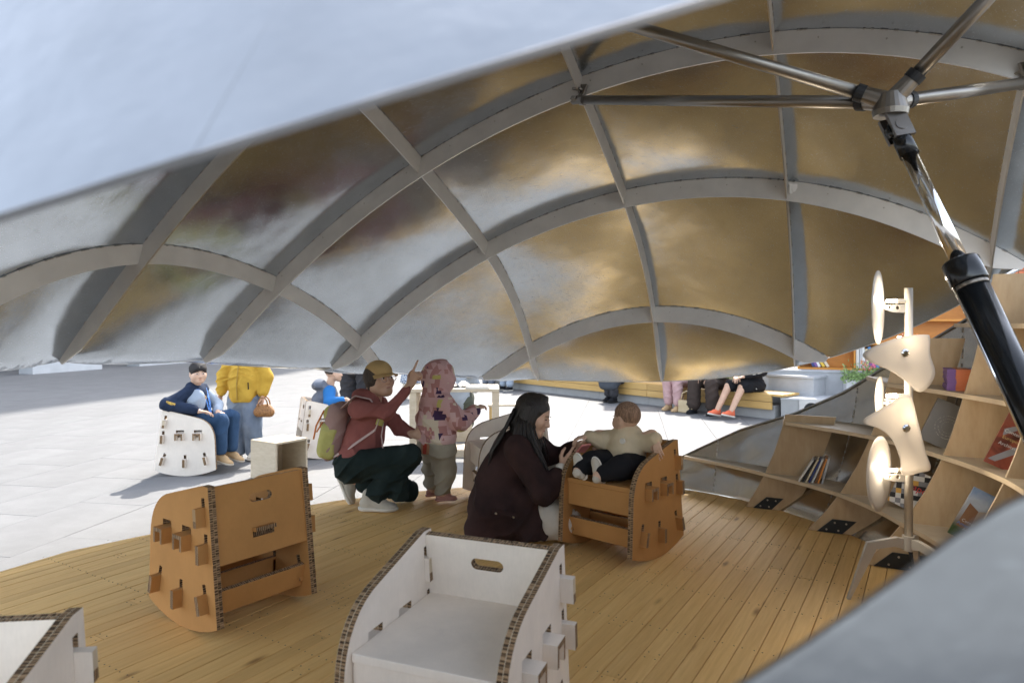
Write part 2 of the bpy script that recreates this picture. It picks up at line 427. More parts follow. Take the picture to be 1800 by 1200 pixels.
# ------------------------------------------------------------------ the raised steel lid
Q = [0.1251, 0.2233, 0.4655, 1.2475, 0.9751, -0.2862, 1.0479]
POLY = [2.9647, -0.6852, 0.4132, -0.1799, -0.2374, -0.94, 0.6728, -0.5838, 0.5981, -0.1087, -1.1296, -1.5075, -0.1872]
MON = [(0, 0), (1, 0), (0, 1), (2, 0), (1, 1), (0, 2), (3, 0), (2, 1), (1, 2), (0, 3), (4, 0), (2, 2), (0, 4)]
FOU = [2.7183, -0.1497, -0.2704, 0.0327, -0.0575, 0.0091, -0.0196]
ln = unit(V3(Q[0], Q[1], 1)); lu = V3(math.sin(Q[2]), math.cos(Q[2]), 0); lu = unit(lu - ln * (lu @ ln)); lv = np.cross(lu, ln); LC = V3(.2, 3, 0)
def LH(U, V):
    t = math.atan2(V, U); r0 = FOU[0] + FOU[1] * math.cos(t) + FOU[2] * math.sin(t) + FOU[3] * math.cos(2 * t) + FOU[4] * math.sin(2 * t) + FOU[5] * math.cos(3 * t) + FOU[6] * math.sin(3 * t)
    rho = math.hypot(U, V); ex = max(0, rho - r0)
    if ex > 0: U, V = U * r0 / rho, V * r0 / rho
    return sum(c * (U / 2.5) ** a * (V / 2.5) ** b for c, (a, b) in zip(POLY, MON)) - .06 * ex
def LW(U, V, Z): return LC + lu * U + lv * V + ln * Z
def LS(U, V, off=0.0): return LW(U, V, LH(U, V) + off)
th = np.linspace(-math.pi, math.pi, 1441)
rr = FOU[0] + FOU[1] * np.cos(th) + FOU[2] * np.sin(th) + FOU[3] * np.cos(2 * th) + FOU[4] * np.sin(2 * th) + FOU[5] * np.cos(3 * th) + FOU[6] * np.sin(3 * th)
rr = rr - .48 * np.clip((np.degrees(th) - 62) / 28, 0, 1) ** 2 * np.clip((152 - np.degrees(th)) / 22, 0, 1) ** 1.5  # unseen near-right rim drawn back, an added opening that lets sky light in
r_rib = rr.copy()
rr = rr + .27 * np.clip(1 - np.abs(np.degrees(th) + 82) / 52, 0, 1) ** .8  # left rim stretched outward so the lid's shadow covers the deck edge
RU, RV = rr * np.cos(th), rr * np.sin(th)
RU0, RV0 = r_rib * np.cos(th), r_rib * np.sin(th)
def urange(V, RU=RU, RV=RV):
    d = RV - V; s = np.where(d[:-1] * d[1:] <= 0)[0]
    if len(s) < 2: return None
    u = [RU[k] + (RU[k + 1] - RU[k]) * d[k] / (d[k] - d[k + 1] + 1e-12) for k in s]; return min(u), max(u)
def vrange(U, RU=RU, RV=RV):
    d = RU - U; s = np.where(d[:-1] * d[1:] <= 0)[0]
    if len(s) < 2: return None
    u = [RV[k] + (RV[k + 1] - RV[k]) * d[k] / (d[k] - d[k + 1] + 1e-12) for k in s]; return min(u), max(u)
def rimd(U, V): return float(np.min((RU - U) ** 2 + (RV - V) ** 2)) ** .5
def lnormal(U, V):
    e = 1e-3; a = LS(U + e, V) - LS(U - e, V); b = LS(U, V + e) - LS(U, V - e); n = unit(np.cross(b, a)); return n if n @ ln > 0 else -n
lid = empty('pavilion_lid', (0.2, 3.0, 0.8), 0, 'raised dome lid of welded steel panels and curved ribs, open over the timber deck', 'pavilion lid')
LIDP = -V3(0.2, 3.0, 0.8)
class LB(MB):
    def build(s, *a, **k):
        s.v = [tuple(np.asarray(p) + LIDP) for p in s.v]; return MB.build(s, *a, **k)
AU = [Q[3] + Q[4] * (2 - i) for i in range(0, 6)]           # rib lines across
BV = [Q[5] + Q[6] * (j + 1) for j in range(-5, 5)]          # rib lines along
UL = [-3.4] + sorted(AU) + [3.4]; VL = sorted(BV)
def pillow_noise(x, y, s):
    return (math.sin(3.1 * x + 1.7 * s) * math.sin(2.7 * y + 2.3 * s) + .6 * math.sin(5.9 * x - 4.3 * y + s) + .35 * math.sin(9.7 * y + 7.1 * x + 2 * s)) / 1.95
def lid_panel(u0, u1, v0, v1, seed):
    vv = np.linspace(v0, v1, 61); ok = []
    for v in vv:
        r = urange(v)
        if r and min(u1, r[1]) - max(u0, r[0]) > 0.01: ok.append(v)
    if len(ok) < 2: return
    N = 22; va, vb = ok[0] + .0004, ok[-1] - .0004
    rs = random.Random(seed); amp = -rs.uniform(.026, .040)
    top = []; bot = []
    for j in range(N + 1):
        t = j / N; v = va + (vb - va) * t; r = urange(v); lo, hi = max(u0, r[0]) + .0004, min(u1, r[1]) - .0004
        if hi < lo: lo = hi = (lo + hi) / 2
        for i in range(N + 1):
            s_ = i / N; u = lo + (hi - lo) * s_
            e = (1 - (2 * s_ - 1) ** 2) * (1 - (2 * t - 1) ** 2)
            edge = min(s_, 1 - s_, t, 1 - t)
            dz = amp * e + 0.007 * pillow_noise(u * 1.1, v * 1.1, seed) * e + .0012 * math.sin(40 * (u + v) + seed) * math.exp(-edge * 26) * (edge > .005)
            nn = lnormal(u, v); p = LS(u, v) + nn * dz; ut, vt = u + .0006 * (2 * s_ - 1), v + .0006 * (2 * t - 1)
            bot.append(p); top.append(LS(ut, vt) + nn * (.004 + .032 * min(1, rimd(u, v) / .35)))
    k = N + 1; n = k * k; fs = []
    for j in range(N):
        for i in range(N):
            a = j * k + i; fs.append((a, a + 1, a + k + 1, a + k)); fs.append((n + a, n + a + k, n + a + k + 1, n + a + 1))
    ring = [i for i in range(k)] + [j * k + N for j in range(1, k)] + [N * k + i for i in range(N - 1, -1, -1)] + [j * k for j in range(N - 1, 0, -1)]
    q_ = len(ring); ex_ = [bot[i] for i in ring] + [top[i] for i in ring]
    for i in range(q_): j = (i + 1) % q_; fs.append((2 * n + i, 2 * n + q_ + i, 2 * n + q_ + j, 2 * n + j))
    m = LB(); m.add(bot + top + ex_, fs, [0, 1] * (N * N) + [2] * len(ring))
    o = m.build('steel_panel', [M['panel'], M['skin_steel'], M['edge_steel']], lid)
    me = o.data; sm = [i < 2 * N * N for i in range(len(me.polygons))]; me.polygons.foreach_set('use_smooth', sm)
sd = 0
for a, b in zip(UL[:-1], UL[1:]):
    for c, d in zip(VL[:-1], VL[1:]):
        sd += 1; lid_panel(a, b, c, d, sd)

def rib(fix, axis, depth, th_):
    r = vrange(fix, RU0, RV0) if axis == 'A' else urange(fix, RU0, RV0)
    if not r or r[1] - r[0] < .5: return
    if axis == 'B': r = (max(r[0], -1.75), r[1])     # the ribs stop at the last cross rib, short of the open mouth
    n = 56; xs = np.linspace(r[0] + .004, r[1] - .004, n)
    f = (lambda x: (fix, x)) if axis == 'A' else (lambda x: (x, fix))
    side = lu if axis == 'A' else lv; run = lv if axis == 'A' else lu
    topz = [LH(*f(x)) for x in xs]
    m = LB(); ws = LB()
    prof = []
    for i, x in enumerate(xs):
        s_ = (topz[min(i + 1, n - 1)] - topz[max(i - 1, 0)]) / (xs[min(i + 1, n - 1)] - xs[max(i - 1, 0)])
        nrm = unit(V3(s_, -1)); d = depth * min(1, .30 + min(x - xs[0], xs[-1] - x) / .16)
        P0 = (x, topz[i] - .001); P1 = (x + nrm[0] * d, topz[i] + nrm[1] * d); prof.append((P0, P1))
    base = LC + side * fix
    Wp = lambda p: base + run * p[0] + ln * p[1]
    vs = []
    for sgn in (-.5, .5):
        for P0, P1 in prof: vs += [Wp(P0) + side * sgn * th_, Wp(P1) + side * sgn * th_]
    fs = []; mi = []; o_ = 2 * n
    for i in range(n - 1):
        a = 2 * i
        fs += [(a, a + 1, a + 3, a + 2), (o_ + a, o_ + a + 2, o_ + a + 3, o_ + a + 1), (a + 1, o_ + a + 1, o_ + a + 3, a + 3), (a, a + 2, o_ + a + 2, o_ + a)]; mi += [0, 0, 1, 1]
    fs += [(0, o_, o_ + 1, 1), (o_ - 2, o_ - 1, 2 * o_ - 1, 2 * o_ - 2)]; mi += [1, 1]
    m.add(vs, fs, mi); ro = m.build('rib', [M['rib'], M['edge_steel']], lid)
    x = r[0] + .05; sp = random.Random(int(fix * 100))
    while x < r[1] - .05:
        for sgn in (-1, 1):
            if sp.random() < .8:
                l = sp.choice([.012, .02, .035, .05]); zz = LH(*f(x)); q = base + run * x + ln * (zz - .004) + side * sgn * (th_ / 2 + .001)
                ws.tube([q, q + run * l + ln * (LH(*f(x + l)) - zz)], [sp.uniform(.0018, .0038), sp.uniform(.0018, .0038)], 5)
        x += sp.uniform(.03, .10)
    tag(ws.build('weld_beads', M['weld'], ro), kind='stuff')
for u in AU: rib(u, 'A', .132, .008)
for v in BV: rib(v, 'B', .112, .0075)
# small bolt holes / studs along the ribs, lugs and the folded rim
m = LB(); pts = []
for k in range(0, 1441, 8):
    p = LS(RU[k], RV[k]); pts.append(p)
n_ = len(pts) - 1; vs = []; fs = []
for k in range(n_):
    p = pts[k]; nn = lnormal(RU[k * 8], RV[k * 8]); t = unit(pts[(k + 1) % n_] - pts[k - 1 if k else n_ - 1]); o_ = unit(np.cross(t, nn))
    if o_ @ (p - LC) < 0: o_ = -o_
    for a, b in ((-.003, -.0015), (.002, -.0015), (.002, .0045), (-.003, .0045)): vs.append(p + o_ * a + nn * b)
for k in range(n_):
    for c in range(4): fs.append((4 * k + c, 4 * k + (c + 1) % 4, 4 * ((k + 1) % n_) + (c + 1) % 4, 4 * ((k + 1) % n_) + c))
m.add(vs, fs); m.build('rim_strip', M['edge_steel'], lid)
st = LB()
for u in AU[1:4]:
    r = vrange(u)
    if not r: continue
    for x in np.arange(r[0] + .25, r[1] - .2, .3):
        z = LH(u, x); p = LC + lu * (u - .004) + lv * x + ln * (z - .05); st.tube([p, p - lu * .004], .004, 6)
tag(st.build('rib_studs', M['bolt'], lid), kind='stuff')

# the four struts, hub and lugs that hold the lid
HUB = V3(1.386, 2.5, 2.056)
def node(i, j, off): return LS(Q[3] + Q[4] * (2 - i), Q[5] + Q[6] * (j + 1), off)
ends = [node(3, -1, -.15), node(3, 1, -.15), V3(-.06, 3.15, 2.80), node(4, 1, -.15)]
for e in ends:
    d = unit(e - HUB); L = np.linalg.norm(e - HUB)
    m = LB(); m.tube([HUB + d * .10, HUB + d * (L - .04)], .025, 18); so_ = m.build('strut', M['tube'], lid, smooth=False)
    for p in so_.data.polygons: p.use_smooth = len(p.vertices) == 4
    m = LB(); m.tube([HUB + d * .095, HUB + d * .125], .033, 18); m.build('strut_collar', M['black_rubber'], so_)
    m = LB(); m.tube([HUB + d * .0, HUB + d * .10], [.036, .029], 18); m.build('strut_sleeve', M['tube'], so_)
    m = LB(); q = HUB + d * (L - .05); m.tube([q, q + d * .03], .030, 16); m.tube([q + d * .03, e + d * .05], [.022, .028], 8)
    side = unit(np.cross(d, ln)); m.box(e + ln * .06, (.07, .07, .012), np.stack([d, side, np.cross(d, side)], 1)); m.box(e + ln * .05, (.09, .012, .09), np.stack([d, side, np.cross(d, side)], 1))
    for sg in (-1, 1): m.tube([e + d * .01 + side * .012 * sg, e + d * .01 + side * .03 * sg], .013, 8)
    m.build('lug', M['tube'], so_)
m = LB(); m.tube([HUB + V3(0, 0, -.05), HUB + V3(0, 0, -.03), HUB + V3(0, 0, .03)], [.058, .062, .045], 24); m.build('hub', M['tube'], lid)
# lug plate at the far crossing of ribs
e = node(2, 0, -.06); m = LB(); m.box(e + V3(.035, -.02, 0), (.055, .012, .06)); m.tube([e + V3(.04, -.03, 0), e + V3(.04, -.015, 0)], .02, 12); m.build('lug', M['rib'], lid)

# hydraulic ram
rd = unit(V3(.094, -.25, -.568)); J = HUB + V3(0, -.01, -.06)
ram = empty('hydraulic_ram', tuple(J), 0, 'black hydraulic ram with a bright steel rod propping up the lid, beside the bookshelf', 'hydraulic ram')
RO = J
def rb(m, name, mats, par=ram, smooth=True, **k):
    m.v = [tuple(np.asarray(p) - RO) for p in m.v]; o = m.build(name, mats, par, **k)
    if smooth:
        for p in o.data.polygons: p.use_smooth = len(p.vertices) == 4
    return o
P = lambda t: J + rd * t
sx = unit(np.cross(rd, V3(0, 1, 0))); sy = np.cross(sx, rd)
m = MB()
for sg in (-1, 1):
    m.box(P(.045) + sy * sg * .026, (.07, .014, .11), np.stack([sx, sy, rd], 1))
m.tube([P(.055) - sy * .036, P(.055) + sy * .036], .022, 20)
rb(m, 'clevis', M['tube'], smooth=False)
m = MB(); m.tube([P(.055) - sy * .018, P(.055) + sy * .018], .040, 24); rb(m, 'eye_bearing', M['black_paint'])
m = MB(); m.tube([P(.075), P(.10), P(.17)], [.030, .032, .032], 24); rb(m, 'rod_end', M['black_paint'])
m = MB(); m.tube([P(.165), P(.62)], .0265, 28); rb(m, 'piston_rod', M['chrome'])
m = MB(); m.tube([P(.60), P(.605), P(.68), P(.685)], [.052, .056, .056, .052], 32); rb(m, 'gland_nut', M['black_paint'])
m = MB(); m.tube([P(.685), P(1.62)], .0505, 36); rb(m, 'barrel', M['black_paint'])
m = MB(); m.tube([P(.688), P(.70)], .0515, 30); rb(m, 'worn_paint_ring', plain('worn_paint', (.30, .27, .23), .4, .6, .5, 120, .2))
m = MB(); q = P(.69) - sx * .055 ; m.tube([q, q + rd * .50], .0045, 10); rb(m, 'oil_pipe', M['chrome'])

# ------------------------------------------------------------------ the lower steel shell
CX, CY = .2, 3.0
_AZ = [-180, -135, -110, -90, -60, -30, -10, 12, 28, 43, 53, 66, 80, 180]; _R0 = [2.5, 2.35, 2.28, 2.2, 2.05, 1.92, 1.90, 1.98, 2.06, 2.2, 2.32, 2.42, 2.5, 2.5]
def rw(az, z):
    r0 = np.interp(az, _AZ, _R0); t = min(max(z / 1.15, 0), 1); return r0 + (2.62 - r0) * (1 - (1 - t) ** 2)
_RZA = [-132, -120, -105, -91.5, -90.7, -89.8, -89, -88.1, -75, -55, -28, 0, 14.4, 20.3, 26.3, 32.6, 38, 45, 54, 64, 71]
_RZ = [.02, .30, .66, 1.047, 1.072, 1.102, 1.129, 1.154, 1.30, 1.42, 1.52, 1.54, 1.475, 1.302, 1.136, .957, .784, .619, .461, .222, .02]  # unseen near-right stretch lowered to widen the gap and admit sky light
def rimz(az): return float(np.interp(az, _RZA, _RZ))
def SW(az, z, off=0.0):
    r = rw(az, z) + off; a = R(az); return V3(CX + r * math.cos(a), CY + r * math.sin(a), z)
shell = empty('lower_shell', (CX, CY, 0), 0, 'lower steel shell of the pavilion, sheet wall curving up round the timber deck', 'steel shell')
class SB(MB):
    def build(s, *a, **k):
        s.v = [(p[0] - CX, p[1] - CY, p[2]) for p in s.v]; return MB.build(s, *a, **k)
seams = [71, 57.5, 46.5, 36, 22, 8, -10, -30, -50, -70, -112, -132]
for a1, a0 in zip(seams[:-1], seams[1:]):
    na = max(10, int((a1 - a0) / .9)); nz = 22; ins = []; outs = []
    for i in range(na + 1):
        az = a0 + .01 + (a1 - a0 - .02) * i / na; zr = rimz(az)
        for j in range(nz + 1):
            z = -.02 + (zr + .02) * j / nz; e = math.sin(math.pi * min(1, max(0, j / nz)))
            w_ = .007 * pillow_noise(az * .09, z * 3.2, a0) * e
            ins.append(SW(az, z, w_)); outs.append(SW(az, z, w_ + (.012 if a0 > -48 else .003)))
    k = nz + 1; n = len(ins); fs = []; mi = []
    for i in range(na):
        for j in range(nz):
            a = i * k + j; fs += [(a, a + k, a + k + 1, a + 1), (n + a, n + a + 1, n + a + k + 1, n + a + k)]; mi += [0, 1]
    ring = [i * k for i in range(na + 1)] + [na * k + j for j in range(1, k)] + [i * k + nz for i in range(na - 1, -1, -1)] + [j for j in range(nz - 1, 0, -1)]
    q_ = len(ring); ex_ = [ins[i] for i in ring] + [outs[i] for i in ring]
    for i in range(q_): j = (i + 1) % q_; fs.append((2 * n + i, 2 * n + q_ + i, 2 * n + q_ + j, 2 * n + j)); mi.append(2)
    m = SB(); m.add(ins + outs + ex_, fs, mi); o = m.build('steel_panel', [M['shell'], M['skin_steel'], M['edge_steel']], shell)
    o.data.polygons.foreach_set('use_smooth', [q < 2 for q in mi])
    # welded seam
    m = SB(); sp = random.Random(a1 * 3)
    if -15 < a0: 
        z = .02
        while z < rimz(a0) - .02:
            p = SW(a0, z, -.002); q = SW(a0, min(z + sp.uniform(.008, .03), rimz(a0)), -.002); m.tube([p, q], [sp.uniform(.003, .006), sp.uniform(.003, .006)], 5); z += sp.uniform(.02, .05)
        tag(m.build('weld_beads', M['weld'], shell), kind='stuff')
m = SB(); azs = np.arange(-131, 70.5, .6); vs = []; fs = []
for az in azs:
    z = rimz(az)
    fw, fh_ = (.0025, .0025) if az < -60 else (.020, .005)
    for off, dz in ((-fw + .0015, -fh_), (fw + .0015, -fh_), (fw + .0015, fh_), (-fw + .0015, fh_)): vs.append(SW(az, z, off) + V3(0, 0, dz))
for k in range(len(azs) - 1):
    for c in range(4): fs.append((4 * k + c, 4 * k + (c + 1) % 4, 4 * (k + 1) + (c + 1) % 4, 4 * (k + 1) + c))
m.add(vs, fs); m.build('rim_flange', M['skin_steel'], shell)

# ------------------------------------------------------------------ the bookshelf inside the shell
SU, SVv = V3(.45, .893, 0), V3(.893, -.45, 0)
DIV = [(4.86, -.67, .68), (4.49, -.26, .95), (3.98, .03, 1.0), (3.52, .21, 1.0), (3.06, .25, 1.0), (2.60, .30, 1.0), (2.14, .30, 1.0)]
SLZ, SLV = [0, .12, .25, .4, .55, .7, .85, 1.05, 1.24, 1.6], [0, .10, .19, .275, .34, .39, .43, .48, .52, .58]
def vfront(k, z):
    return DIV[k][1] + DIV[k][2] * float(np.interp(z, SLZ, SLV))
def uvxy(u, v): return SU * u + SVv * v
def vback(u, z):
    lo = -1.2; best = None
    for v in np.arange(-.9, 1.9, .004):
        x, y = uvxy(u, v)[:2]; az = math.degrees(math.atan2(y - CY, x - CX))
        if math.hypot(x - CX, y - CY) > rw(az, z): return v
    return None
shelf = empty('bookshelf', (1.9, 4.1, 0), 0, 'curved birch plywood bookshelf lining the inside of the steel wall', 'bookshelf')
SH0 = V3(1.9, 4.1, 0)
class HB(MB):
    def build(s, *a, **k):
        s.v = [tuple(np.asarray(p) - SH0) for p in s.v]; return MB.build(s, *a, **k)
for k, (u, b0, sc) in enumerate(DIV):
    fr, bk = [], []
    for z in np.arange(0.003, 1.62, .04):
        vf = vfront(k, z); vb = min(vback(u, z) - .012, vf + .285 + .03 * z)
        x, y = uvxy(u, vb)[:2]; az = math.degrees(math.atan2(y - CY, x - CX))
        xf, yf = uvxy(u, vf)[:2]; azf = math.degrees(math.atan2(yf - CY, xf - CX))
        if z > min(rimz(az), rimz(azf) + .02) - .015 or vb - vf < .015: break
        fr.append((vf, z)); bk.append((vb, z))
    if len(fr) < 3: continue
    m = HB(); m.plate(fr + bk[::-1], [], .018, SU * u, SVv, V3(0, 0, 1), SU, 0, 1)
    m.build('divider', [M['ply'], M['ply_edge']], shelf)
    # black fixing plate with four bolts at the foot
    va, vb = vfront(k, 0) + .05, vback(u, 0) - .06
    sl = [(va, .004), (min(va + .2, vb), .004), (min(va + .2, vb) + .075, .085), (va + .085, .085)]
    m = HB(); m.plate(sl, [], .006, SU * (u - .013), SVv, V3(0, 0, 1), SU, 0, 0); fp = m.build('fixing_plate', M['black_plate'], shelf)
    for q in (.25, .72):
        for zz in (.022, .066):
            a = np.interp(zz, [.004, .085], [sl[0][0], sl[3][0]]); b = np.interp(zz, [.004, .085], [sl[1][0], sl[2][0]])
            p = SU * (u - .0165) + SVv * (a + (b - a) * q) + V3(0, 0, zz); m = HB(); m.tube([p, p - SU * .004], .0055, 8); m.build('bolt', M['bolt'], fp)
BOARDZ = [.232, .585, .892, 1.235]
for zi, z in enumerate(BOARDZ):
    fl = []
    for k in range(len(DIV)):
        u = DIV[k][0]; v = vfront(k, z); x, y = uvxy(u, v)[:2]
        az = math.degrees(math.atan2(y - CY, x - CX))
        if rimz(az) > z - .03 and v < vback(u, z) - .02: fl.append((az, math.hypot(x - CX, y - CY) - .012))
    fl.sort()
    az_end = max(a for a in np.arange(-60, 71, .25) if rimz(a) >= z + .012)
    A = np.arange(-52, az_end, 1.0); A = np.append(A, az_end)
    inn, outp = [], []
    for az in A:
        ro = rw(az, z) - .016
        ri = min(float(np.interp(az, [f[0] for f in fl] + [max(az_end, fl[-1][0] + 1)], [f[1] for f in fl] + [rw(az_end, z) - .06])), ro - .045)
        for rad, lst in ((ri, inn), (ro, outp)): lst.append((CX + rad * math.cos(R(az)), CY + rad * math.sin(R(az))))
    m = HB(); n = len(A); vs = []
    for zz in (z - .011, z + .011): vs += [(x, y, zz) for x, y in inn] + [(x, y, zz) for x, y in outp]
    fs = []; mi = []
    for i in range(n - 1):
        fs += [(i, i + n, i + n + 1, i + 1), (2 * n + i, 2 * n + i + 1, 3 * n + i + 1, 3 * n + i), (i, i + 1, 2 * n + i + 1, 2 * n + i), (n + i, 3 * n + i, 3 * n + i + 1, n + i + 1)]; mi += [0, 0, 1, 1]
    fs += [(0, 2 * n, 3 * n, n), (n - 1, 2 * n - 1, 4 * n - 1, 3 * n - 1)]; mi += [1, 1]
    m.add(vs, fs, mi); m.build('shelf_board', [M['pale_ply'], M['ply_edge']], shelf)
def shelf_point(k, f, z, dv=0.0):
    """point on a board between divider k and k+1 (fraction f), dv behind the front edge"""
    a = uvxy(DIV[k][0], vfront(k, z) + dv); b = uvxy(DIV[k + 1][0], vfront(k + 1, z) + dv); p = a + (b - a) * f; return V3(p[0], p[1], z + .012)

# ------------------------------------------------------------------ plaza buildings, bench, planter
def brickwork():
    t = NT('orange_ceramic_cladding'); v = t.coord()
    b = t.n('ShaderNodeTexBrick'); b.inputs['Scale'].default_value = 1.0; b.inputs['Brick Width'].default_value = .12; b.inputs['Row Height'].default_value = .5; b.offset = 0.0
    b.inputs['Mortar Size'].default_value = .012; b.inputs['Color1'].default_value = (.62, .16, .06, 1); b.inputs['Color2'].default_value = (.72, .22, .09, 1); b.inputs['Mortar'].default_value = (.22, .08, .04, 1)
    m = t.n('ShaderNodeMapping'); m.inputs['Rotation'].default_value = (R(90), 0, 0); c = t.n('ShaderNodeTexCoord'); t.l(c.outputs['Object'], m.inputs[0]); t.l(m.outputs[0], b.inputs['Vector'])
    return t.bsdf(b.outputs[0], .6)
M['cladding'] = brickwork()
M['facade'] = concrete('grey_facade_stone', (0.30, 0.29, 0.28), 0.7, 1)
M['glass_dark'] = plain('dark_shop_glass', (0.02, 0.025, 0.03), 0.06, 0, 0.1, 2, 0)
M['mullion'] = plain('dark_mullion', (0.05, 0.05, 0.055), 0.4, 0.5)

# tall building at the left of the plaza whose shadow crosses the paving
fd = unit(V3(.28, .96, 0)); fnm = unit(V3(.96, -.28, 0)); F0 = V3(-14.9, 15.0, GZ)
bl = empty('office_building', tuple(F0), 0, 'tall grey office block with dark ground floor glazing at the far left', 'building')
FL, FH = 52, 54
Bm = np.stack([fd, fnm, V3(0, 0, 1)], 1)
def fp(a, o, z): return fd * a + fnm * o + V3(0, 0, z)
m = MB(); m.box(fp(FL / 2, -8.0, FH / 2 + 2), (FL, 15.4, FH - 4), Bm); m.box(fp(FL / 2, -8.4, 2), (FL, 14, 4), Bm); m.build('wall', M['facade'], bl)
for k in range(18):
    a = 1.4 + k * 2.9
    f = MB().box(fp(a, -1.25, 1.85), (2.5, .12, 3.5), Bm).build('window', M['glass_dark'], bl)
    MB().box(fp(a - 1.35, -1.1, 2.0), (.22, .35, 4.0), Bm).build('mullion', M['facade'], f)
    MB().box(fp(a, -1.12, .3), (2.45, .16, .5), Bm).build('plinth', M['mullion'], f)
    for s_ in range(14):
        f = MB().box(fp(a, -.28, 5.4 + s_ * 3.4), (1.7, .1, 2.0), Bm).build('window', M['glass_dark'], bl)
        MB().box(fp(a, -.24, 4.34 + s_ * 3.4), (1.9, .3, .1), Bm).build('sill', M['facade'], f)
# planter box and pots at the building's foot
for k, (a, h_) in enumerate([(5.0, .5), (8.6, .45)]):
    p_ = empty('planter_trough', tuple(F0 + fp(a, .6, 0)), math.atan2(fd[1], fd[0]), ['pale trough planter nearest along the foot of the office block', 'pale trough planter farther along the foot of the office block'][k], 'planter', 'troughs along the office block')
    obox('trough', (0, 0, h_ / 2), (2.2, .5, h_), M['white_wall'], p_); mm = MB(); sp = random.Random(k)
    for q in range(160):
        c = V3(sp.uniform(-1, 1), sp.uniform(-.2, .2), h_ + sp.uniform(0, .3)); d = unit(V3(sp.gauss(0, 1), sp.gauss(0, 1), 1)); e = unit(np.cross(d, V3(1, .3, 0))); mm.add([c, c + d * .05 + e * .02, c + d * .12, c + d * .05 - e * .02], [(0, 1, 2, 3)])
    tag(mm.build('foliage', plain('trough_leaf', (.05, .09, .03), .6), p_), kind='stuff')

# long wooden bench on a concrete kerb, with the wall behind it
bd = unit(V3(.635, -.772, 0)); bn = V3(-bd[1] * -1, 0, 0); bn = unit(V3(-bd[1], bd[0], 0)); bn = bn if bn[1] > 0 else -bn     # bn points away, behind the bench
B0 = V3(3.77, 9.84, GZ); BA = math.atan2(bd[1], bd[0]); BM = np.stack([bd, bn, V3(0, 0, 1)], 1)
def bp(a, o, z): return bd * a + bn * o + V3(0, 0, z)
bench = empty('long_bench', tuple(B0), 0, 'long golden wooden bench on a concrete base along the plaza wall', 'bench')
L0 = -6.9
m = MB()
for a in np.arange(L0, -.05, 1.15): m.box(bp(min(a + .57, -.3), .27, .10), (1.145, .46, .20), BM)
m.build('concrete_base', M['concrete'], bench)
for zc, hh, oo in ((.197, .104, .0), (.307, .104, .0)):
    for a0, a1 in ((L0, -4.6), (-4.595, -2.3), (-2.295, -.02)):
        MB().box(bp((a0 + a1) / 2, oo - .01, zc), (a1 - a0, .035, hh), BM).build('fascia_plank', M['bench_wood'], bench, bevel=.003)
for k in range(5):
    for a0, a1 in ((L0, -4.0), (-3.995, .14)):
        MB().box(bp((a0 + a1) / 2, .035 + k * .098, .355), (a1 - a0, .092, .034), BM).build('seat_plank', M['bench_wood'], bench, bevel=.003)
wl = empty('retaining_wall', tuple(B0), 0, 'low pale retaining wall running behind the long wooden bench', 'wall')
m = MB(); m.box(bp(-3.35, .75, .29), (7.3, .35, .58), BM); m.build('wall_face', M['white_wall'], wl)
m = MB(); m.box(bp(-3.35, .75, .595), (7.34, .41, .03), BM); m.build('coping', M['white_wall'], wl)
cd2 = unit(V3(.93, -.37, 0)); cn = V3(.37, .93, 0); CM = np.stack([cd2, cn, V3(0, 0, 1)], 1)
def cp(a, o, z): return B0 + cd2 * a + cn * o + V3(0, 0, z)
lw = empty('concrete_ledge', tuple(B0), 0, 'low concrete ledge with a round black vent, right beyond the wooden bench', 'ledge')
def rel(m): m.v = [tuple(np.asarray(p) - B0) for p in m.v]; return m
rel(MB().box(cp(1.9, .35, .15), (3.6, .7, .30), CM)).build('ledge_block', M['concrete'], lw)
rel(MB().box(cp(1.9, .35, .312), (3.62, .72, .024), CM)).build('ledge_cap', M['white_wall'], lw)
m = MB(); q = cp(.50, -.012, .17)
circ = [(.10 * math.cos(t), .10 * math.sin(t)) for t in np.linspace(0, 2 * math.pi, 24, endpoint=False)]
m.plate([(-.16, -.15), (.16, -.15), (.16, .15), (-.16, .15)], [circ[::-1]], .02, q, cd2, V3(0, 0, 1), -cn, 0, 0); vf = rel(m).build('vent_plate', plain('vent_plate_zinc', (.55, .54, .52), .5, .3), lw)
m = MB(); m.tube([q + cn * .011, q + cn * .008], .10, 24); rel(m).build('vent_opening', M['black_rubber'], vf)
m = MB(); m.box(q + cd2 * .03 + V3(0, 0, -.06) - cn * .004, (.07, .01, .06), CM); rel(m).build('vent_flap', plain('orange_flap', (.7, .14, .06), .5), vf)
w2 = empty('back_wall', tuple(B0), 0, 'pale rendered wall behind the concrete ledge, under the orange bookcase', 'wall')
rel(MB().box(cp(2.5, 1.05, .33), (6.0, .7, .66), CM)).build('wall_face', M['white_wall'], w2)
rel(MB().box(cp(2.5, 1.05, .672), (6.04, .74, .025), CM)).build('coping', M['white_wall'], w2)
plb = empty('flower_planter', tuple(cp(1.55, .38, 0)), math.atan2(cd2[1], cd2[0]), 'white planter box of green leaves with pink and orange flowers, before the orange bookcase', 'planter')
obox('box', (0.15, 0, .29), (1.5, .62, .58), M['white_wall'], plb, bevel=.008)
lf, fpk, fo = MB(), MB(), MB(); sp = random.Random(3)
def leafq(mb, c, L_, W_, d=None):
    d = unit(V3(sp.gauss(0, 1), sp.gauss(0, 1), sp.gauss(.5, 1))) if d is None else d
    e = unit(np.cross(d, V3(sp.gauss(0, 1), sp.gauss(0, 1), sp.gauss(0, 1)))); mb.add([c, c + d * L_ * .5 + e * W_, c + d * L_, c + d * L_ * .5 - e * W_], [(0, 1, 2, 3)])
